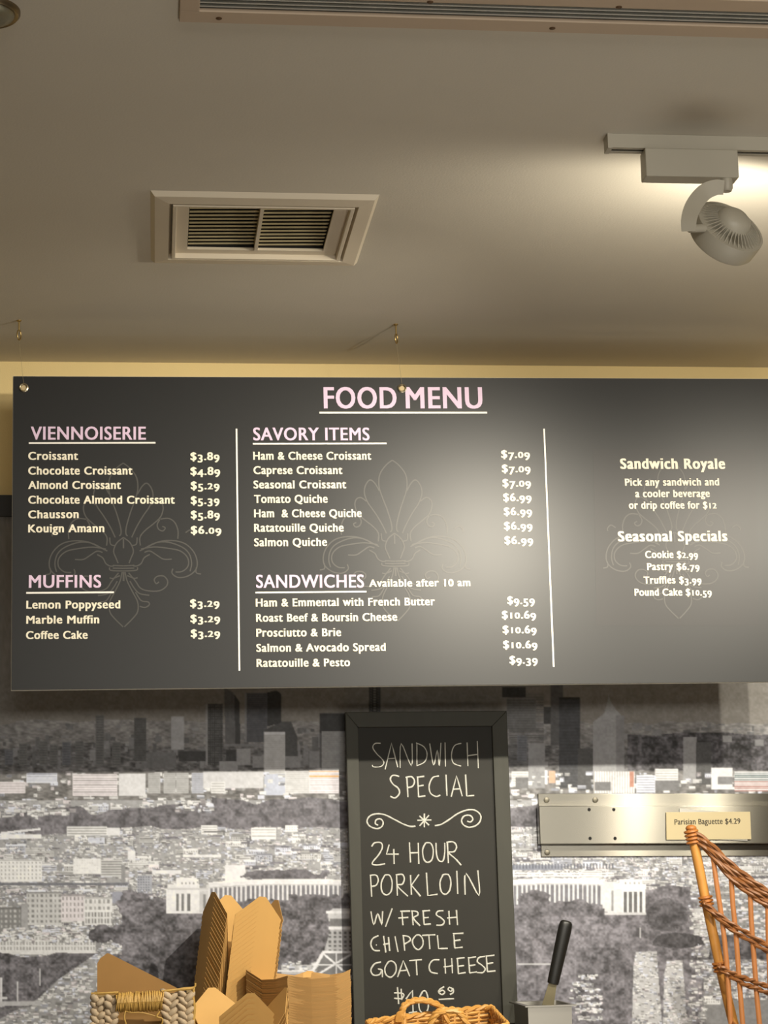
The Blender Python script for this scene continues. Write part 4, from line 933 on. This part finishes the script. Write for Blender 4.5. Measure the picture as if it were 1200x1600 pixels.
st_.tube(smooth_path([G(860, 405, -.004), G(940, 385, -.005), G(1040, 375, -.004), G(1050, 335, -.004)], 4), .0016, 6)
st_.tube([G(1035, 380, -.004), G(1030, 470, -.005), G(1045, 560, -.004), G(1035, 720, -.004)], .0022, 6)
st_.tube([G(735, 415, -.006), G(850, 402, -.006), G(1040, 385, -.004)], .0022, 6)
st_.tube([G(75, 435, -.004), G(200, 432, -.006), G(330, 425, -.006)], .0020, 6)
ks = empty('kraft_sheet', (sg.location.x-.01, D4+.05, CT+.009)); tag(ks, 'folded kraft paper sheet sticking up out of the seagrass basket', 'paper')
kd = .045
pk = [G(130, 600, kd), G(132, 150, kd), G(160, 105, kd), G(225, 55, kd), G(250, 62, kd), G(870, 378, kd), G(930, 420, kd), G(930, 600, kd)]
pk[0].z = pk[-1].z = CT+.010
MB().prism(pk, (0, .0012, 0)).build('sheet', mat('kraft_paper_brown', (160, 120, 66), .75, var=.08, scale=40), ks)
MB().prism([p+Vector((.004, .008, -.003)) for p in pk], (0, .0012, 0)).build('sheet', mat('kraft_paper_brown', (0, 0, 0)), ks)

# ------------------------------------------------------------------ wicker basket bottom centre
D5 = 3.20
def K(x, y, dd=0): return atY(560+x/4.615, 1540+y/4.615, D5+dd)
cFL, cBR = K(60, 262, 0), K(955, 158, .10)
# four rim corners (plan): back left-ish rim runs up to the right corner
c0 = K(60, 268, .06); c1_ = K(955, 160, .13); c2_ = K(1085, 300, -.06); c3_ = K(130, 400, -.13)
zr = c0.z*.5+c1_.z*.5
wbk = empty('wicker_basket', ((c0.x+c2_.x)/2, D5, CT)); tag(wbk, 'golden wicker basket with two hoop handles in front of the chalkboard', 'basket')
cor = [c0, c1_, c2_, c3_]
def wall_rows(a, b, mb, mbs):
    hgt = min(a.z, b.z)-CT-.004; nrow = int(hgt/.0062); L = (b-a).length; ns = max(4, int(L/.022))
    inward = Vector(((c0.x+c2_.x)/2, D5, 0))
    for r_ in range(nrow+1):
        pts = []
        for i in range(ns*4+1):
            t = i/(ns*4); p = a.lerp(b, t); shrink = .12*(r_*.0062/hgt)
            p = p.lerp(Vector((inward.x, inward.y, p.z)), shrink); nrm = (b-a).cross(Vector((0, 0, 1))).normalized()
            p = p+nrm*(.0024*math.sin(math.pi*(t*ns*1.0+r_))); p.z -= .005+r_*(p.z-CT-.008)/(nrow+1); pts.append(p)
        mb.tube(pts, .0030, 5)
    for i in range(ns+1):
        t = i/ns; p = a.lerp(b, t); q_ = p.lerp(Vector((inward.x, inward.y, 0)), .12); q_.z = CT+.004; mbs.tube([p, q_], .0028, 6)
for i in range(4):
    mb = MB(); ms = MB(); wall_rows(cor[i], cor[(i+1) % 4], mb, ms)
    mb.build('woven_side', WICK, wbk, smooth=True); ms.build('stake', WICK, wbk, smooth=True)
rimp = []
for i in range(4):
    a, b = cor[i], cor[(i+1) % 4]
    for t in np.linspace(.06, .94, 8): rimp.append(a.lerp(b, t))
rimp.append(rimp[0])
mb = MB()
for ph_ in (0, math.pi):
    path = smooth_path(rimp, 6); mb.tube([p+Vector((0, .0025*math.sin(i*.8+ph_), .0018+.0025*math.cos(i*.8+ph_))) for i, p in enumerate(path)], .0034, 6)
mb.build('rim', WICK, wbk, smooth=True)
q_ = [c0.lerp(Vector(((c0.x+c2_.x)/2, D5, 0)), .14), c1_.lerp(Vector(((c0.x+c2_.x)/2, D5, 0)), .14), c2_.lerp(Vector(((c0.x+c2_.x)/2, D5, 0)), .14), c3_.lerp(Vector(((c0.x+c2_.x)/2, D5, 0)), .14)]
for p in q_: p.z = CT+.002
MB().prism(q_, (0, 0, .005)).build('basket_base', WICK, wbk)
def handle(pts, dds):
    mb = MB(); base = smooth_path([K(x, y, d_) for (x, y), d_ in zip(pts, dds)], 8)
    for ph_ in (0, 2.1, 4.2):
        mb.tube([p+Vector((.0026*math.cos(i*.35+ph_), .0026*math.sin(i*.35+ph_), .0022*math.sin(i*.35+ph_))) for i, p in enumerate(base)], .0034, 6)
    mb.build('handle', WICK, wbk, smooth=True)
handle([(330, 330), (318, 230), (322, 160), (365, 120), (440, 104), (520, 115), (590, 150), (625, 190), (640, 260)], [.075]*3+[.08]*3+[.085]*3)
handle([(500, 330), (530, 250), (570, 195), (640, 176), (710, 182), (750, 220), (790, 290), (800, 340)], [-.10]*8)
mb = MB()
for k in range(5): mb.tube(smooth_path([K(270+k*10, 262, .07), K(285+k*9, 200+k*5, .068), K(325, 190+k*12, .07)], 4), .0022, 5)
mb.build('handle_binding', WICK, wbk, smooth=True)

# ------------------------------------------------------------------ steel pan and spatula
D6 = 3.30
def Q(x, y, dd=0): return atY(780+x/7.5, 1420+y/7.5, D6+dd)
fl_, fr_ = Q(335, 1135), Q(850, 1120); bl_ = Q(165, 1085, .11); 
zrim = fl_.z; fl_ = Vector((fl_.x, D6, zrim)); fr_ = Vector((fr_.x, D6+.0, zrim))
vb = Vector((bl_.x-fl_.x, .105, 0)); 
pn = empty('steel_pan', ((fl_.x+fr_.x)/2+vb.x/2, D6+.05, CT)); tag(pn, 'square stainless steel pan holding a spatula right of the chalkboard', 'pan')
qp = [fl_, fr_, fr_+vb, fl_+vb]; cpn = sum(qp, Vector())/4
def inset(p, k): return cpn+(p-cpn)*k
mb = MB(); top = [p.copy() for p in qp]; bot = [Vector((*(inset(p, .93).xy), CT+.001)) for p in qp]; itop = [inset(p, .965) for p in qp]; ibot = [Vector((*(inset(p, .90).xy), CT+.004)) for p in qp]
mb.add(top+bot+ibot+itop, [(i, (i+1) % 4, 4+(i+1) % 4, 4+i) for i in range(4)]+[(8+i, 8+(i+1) % 4, 12+(i+1) % 4, 12+i) for i in range(4)]+[(12+i, 12+(i+1) % 4, (i+1) % 4, i) for i in range(4)]+[(4, 5, 6, 7), (11, 10, 9, 8)])
mb.build('pan_body', STEELP, pn)
mb = MB(); lo = [inset(p, 1.17) for p in qp]; li = [inset(p, .965) for p in qp]
mb.add(lo+li+[p-Vector((0, 0, .0022)) for p in lo]+[p-Vector((0, 0, .0022)) for p in li], [(i, (i+1) % 4, 4+(i+1) % 4, 4+i) for i in range(4)]+[(8+i, 8+(i+1) % 4, 12+(i+1) % 4, 12+i) for i in range(4)]+[(i, (i+1) % 4, 8+(i+1) % 4, 8+i) for i in range(4)]+[(4+i, 4+(i+1) % 4, 12+(i+1) % 4, 12+i) for i in range(4)])
mb.build('pan_rim', STEELP, pn)
sd = .045
sp0, sp1 = Q(785, 165, sd), Q(628, 880, sd)
sp_ = empty('spatula', Q(560, 1300, sd)); tag(sp_, 'metal spatula with black rounded handle standing in the steel pan', 'spatula')
ax = (sp1-sp0); L = ax.length; axn = ax.normalized()
prf = [(-.0040, .0045), (-.0030, .0085), (0, .0108), (.006, .0117), (.02, .0120), (.05, .0113), (.08, .0106), (L-.004, .0102), (L, .0095)]
MB().tube([sp0+axn*t for t, _ in prf], [r_ for _, r_ in prf], 16, flat=.6).build('handle', BLACK, sp_, smooth=True)
side = Vector((0, 1, 0)).cross(axn).normalized()
b0 = sp1-axn*.004; b1_ = Q(575, 1105, sd); b2_ = b1_+(b1_-b0)*1.6
MB().prism([b0-side*.0066, b0+side*.0066, b1_+side*.0095, b2_+side*.010, b2_-side*.010, b1_-side*.0100], (0, .0014, 0)).build('blade', mat('worn_steel', (120, 112, 88), .45, metal=.8), sp_)

# ------------------------------------------------------------------ tall baguette basket at right
D7 = 3.16
def T(x, y, dd=0): return atY(1040+x/4.325, 1230+y/4.325, D7+dd)
bb = empty('baguette_basket', (T(700, 1600).x, D7+.08, CT)); tag(bb, 'tall open cane basket with brown woven bands at the right edge', 'basket')
post = smooth_path([T(172, 285), T(205, 440), T(262, 720), T(320, 990), T(372, 1230), T(430, 1480), T(470, 1640)], 4)
pb = post[-1].lerp(post[-2], 0); dirp = (post[-1]-post[-4]).normalized(); post.append(post[-1]+dirp*((CT+.004-post[-1].z)/dirp.z))
MB().tube(post, [.0082]*(len(post)-1)+[.0075], 14).build('corner_post', CANE, bb, smooth=True)
# sagging bands, mirrored past the middle of the side so that the basket is whole
XM = 1150
def sag(pts): 
    o = list(pts); return o+[(2*XM-x, y) for x, y in reversed(pts)]
def dep(x): return .075*(1-abs((x-XM)/(XM-172))**2)*-1+.0
bands = [[(172,290),(290,372),(430,505),(560,610),(690,700),(830,775),(980,825),(1100,845)], [(255,775),(340,845),(450,925),(560,990),(690,1068),(830,1120),(980,1150),(1100,1160)],
         [(355,1205),(430,1245),(520,1285),(600,1312),(690,1345),(830,1370),(980,1385),(1100,1390)], [(450,1600),(560,1640),(690,1660),(830,1680),(980,1690),(1100,1695)]]
def band(path, nstr, hgt, mbname):
    mb = MB(); pth = smooth_path([T(x, y, dep(x)) for x, y in sag(path)], 10)
    for s in range(nstr):
        off = -hgt*(s/(max(nstr-1, 1)))
        for ph_ in (0, math.pi):
            mb.tube([p+Vector((0, .0030*math.sin(i*.42+ph_+s*1.6), off*min(1, .35+i*.03, .35+(len(pth)-1-i)*.03)+.0022*math.cos(i*.42+ph_+s*1.6))) for i, p in enumerate(pth)], (.0031 if nstr > 2 else .0027), 6)
    mb.build(mbname, WICKD, bb, smooth=True)
band(bands[0], 4, .026, 'woven_rim'); band(bands[1], 2, .010, 'woven_band'); band(bands[2], 2, .010, 'woven_band'); band(bands[3], 2, .010, 'woven_band')
stk = [[(318,515),(350,690),(378,870),(400,1050),(418,1240),(430,1420),(445,1650)], [(440,630),(455,800),(475,980),(490,1200),(505,1400),(525,1650)], [(570,735),(578,880),(590,1050),(605,1250),(618,1430),(640,1650)],
       [(690,815),(693,1000),(700,1200),(708,1400),(718,1650)], [(820,880),(822,1200),(830,1650)], [(960,920),(960,1650)], [(1100,930),(1100,1650)]]
for i, s_ in enumerate(stk):
    for mir in ((0, 1) if i < 6 else (0,)):
        pts = [(2*XM-x, y) if mir else (x, y) for x, y in s_]
        p3 = [T(x, y-60 if k == 0 else y, dep(x)+.002) for k, (x, y) in enumerate(pts)]; e_ = p3[-1]; d_ = (p3[-1]-p3[-2]).normalized(); p3.append(e_+d_*((CT+.004-e_.z)/d_.z))
        MB().tube(p3, .0042, 8, flat=.7).build('stake', STAKE, bb, smooth=True)
post2 = [T(2*XM-((p-CAM).dot(CR)*0), 0) for p in []]
xmw = T(XM, 900).x
MB().tube([Vector((2*xmw-p.x, p.y, p.z)) for p in post], .008, 14).build('corner_post', CANE, bb, smooth=True)
bot = [T(x, 1650, dep(x)) for x in np.linspace(480, 2*XM-480, 9)]
for p in bot: p.z = CT+.001
MB().prism(bot+[bot[-1]+Vector((0, .17, 0)), bot[0]+Vector((0, .17, 0))], (0, 0, .006)).build('basket_base', WICKD, bb)
for y0_, xa in ((300, 172), (745, 268), (1190, 362)):
    mb = MB()
    for k in range(4 if y0_ == 300 else 3):
        yk = y0_+k*24; xk = xa+k*5
        c_ = T(xk, yk); pth = [c_+Vector((.0098*math.cos(a), .0098*math.sin(a), .0015*math.cos(a))) for a in np.linspace(0, 2*math.pi, 17)]
        mb.tube(pth, .0026, 6)
    if y0_ == 300: mb.ell(T(172, 278), (Vector((.0095, 0, 0)), Vector((0, .0095, 0)), Vector((0, 0, .006))), 12, 6)
    mb.build('post_binding', mat('binding_cane', (176, 112, 54), .4, var=.2, scale=80), bb, smooth=True)
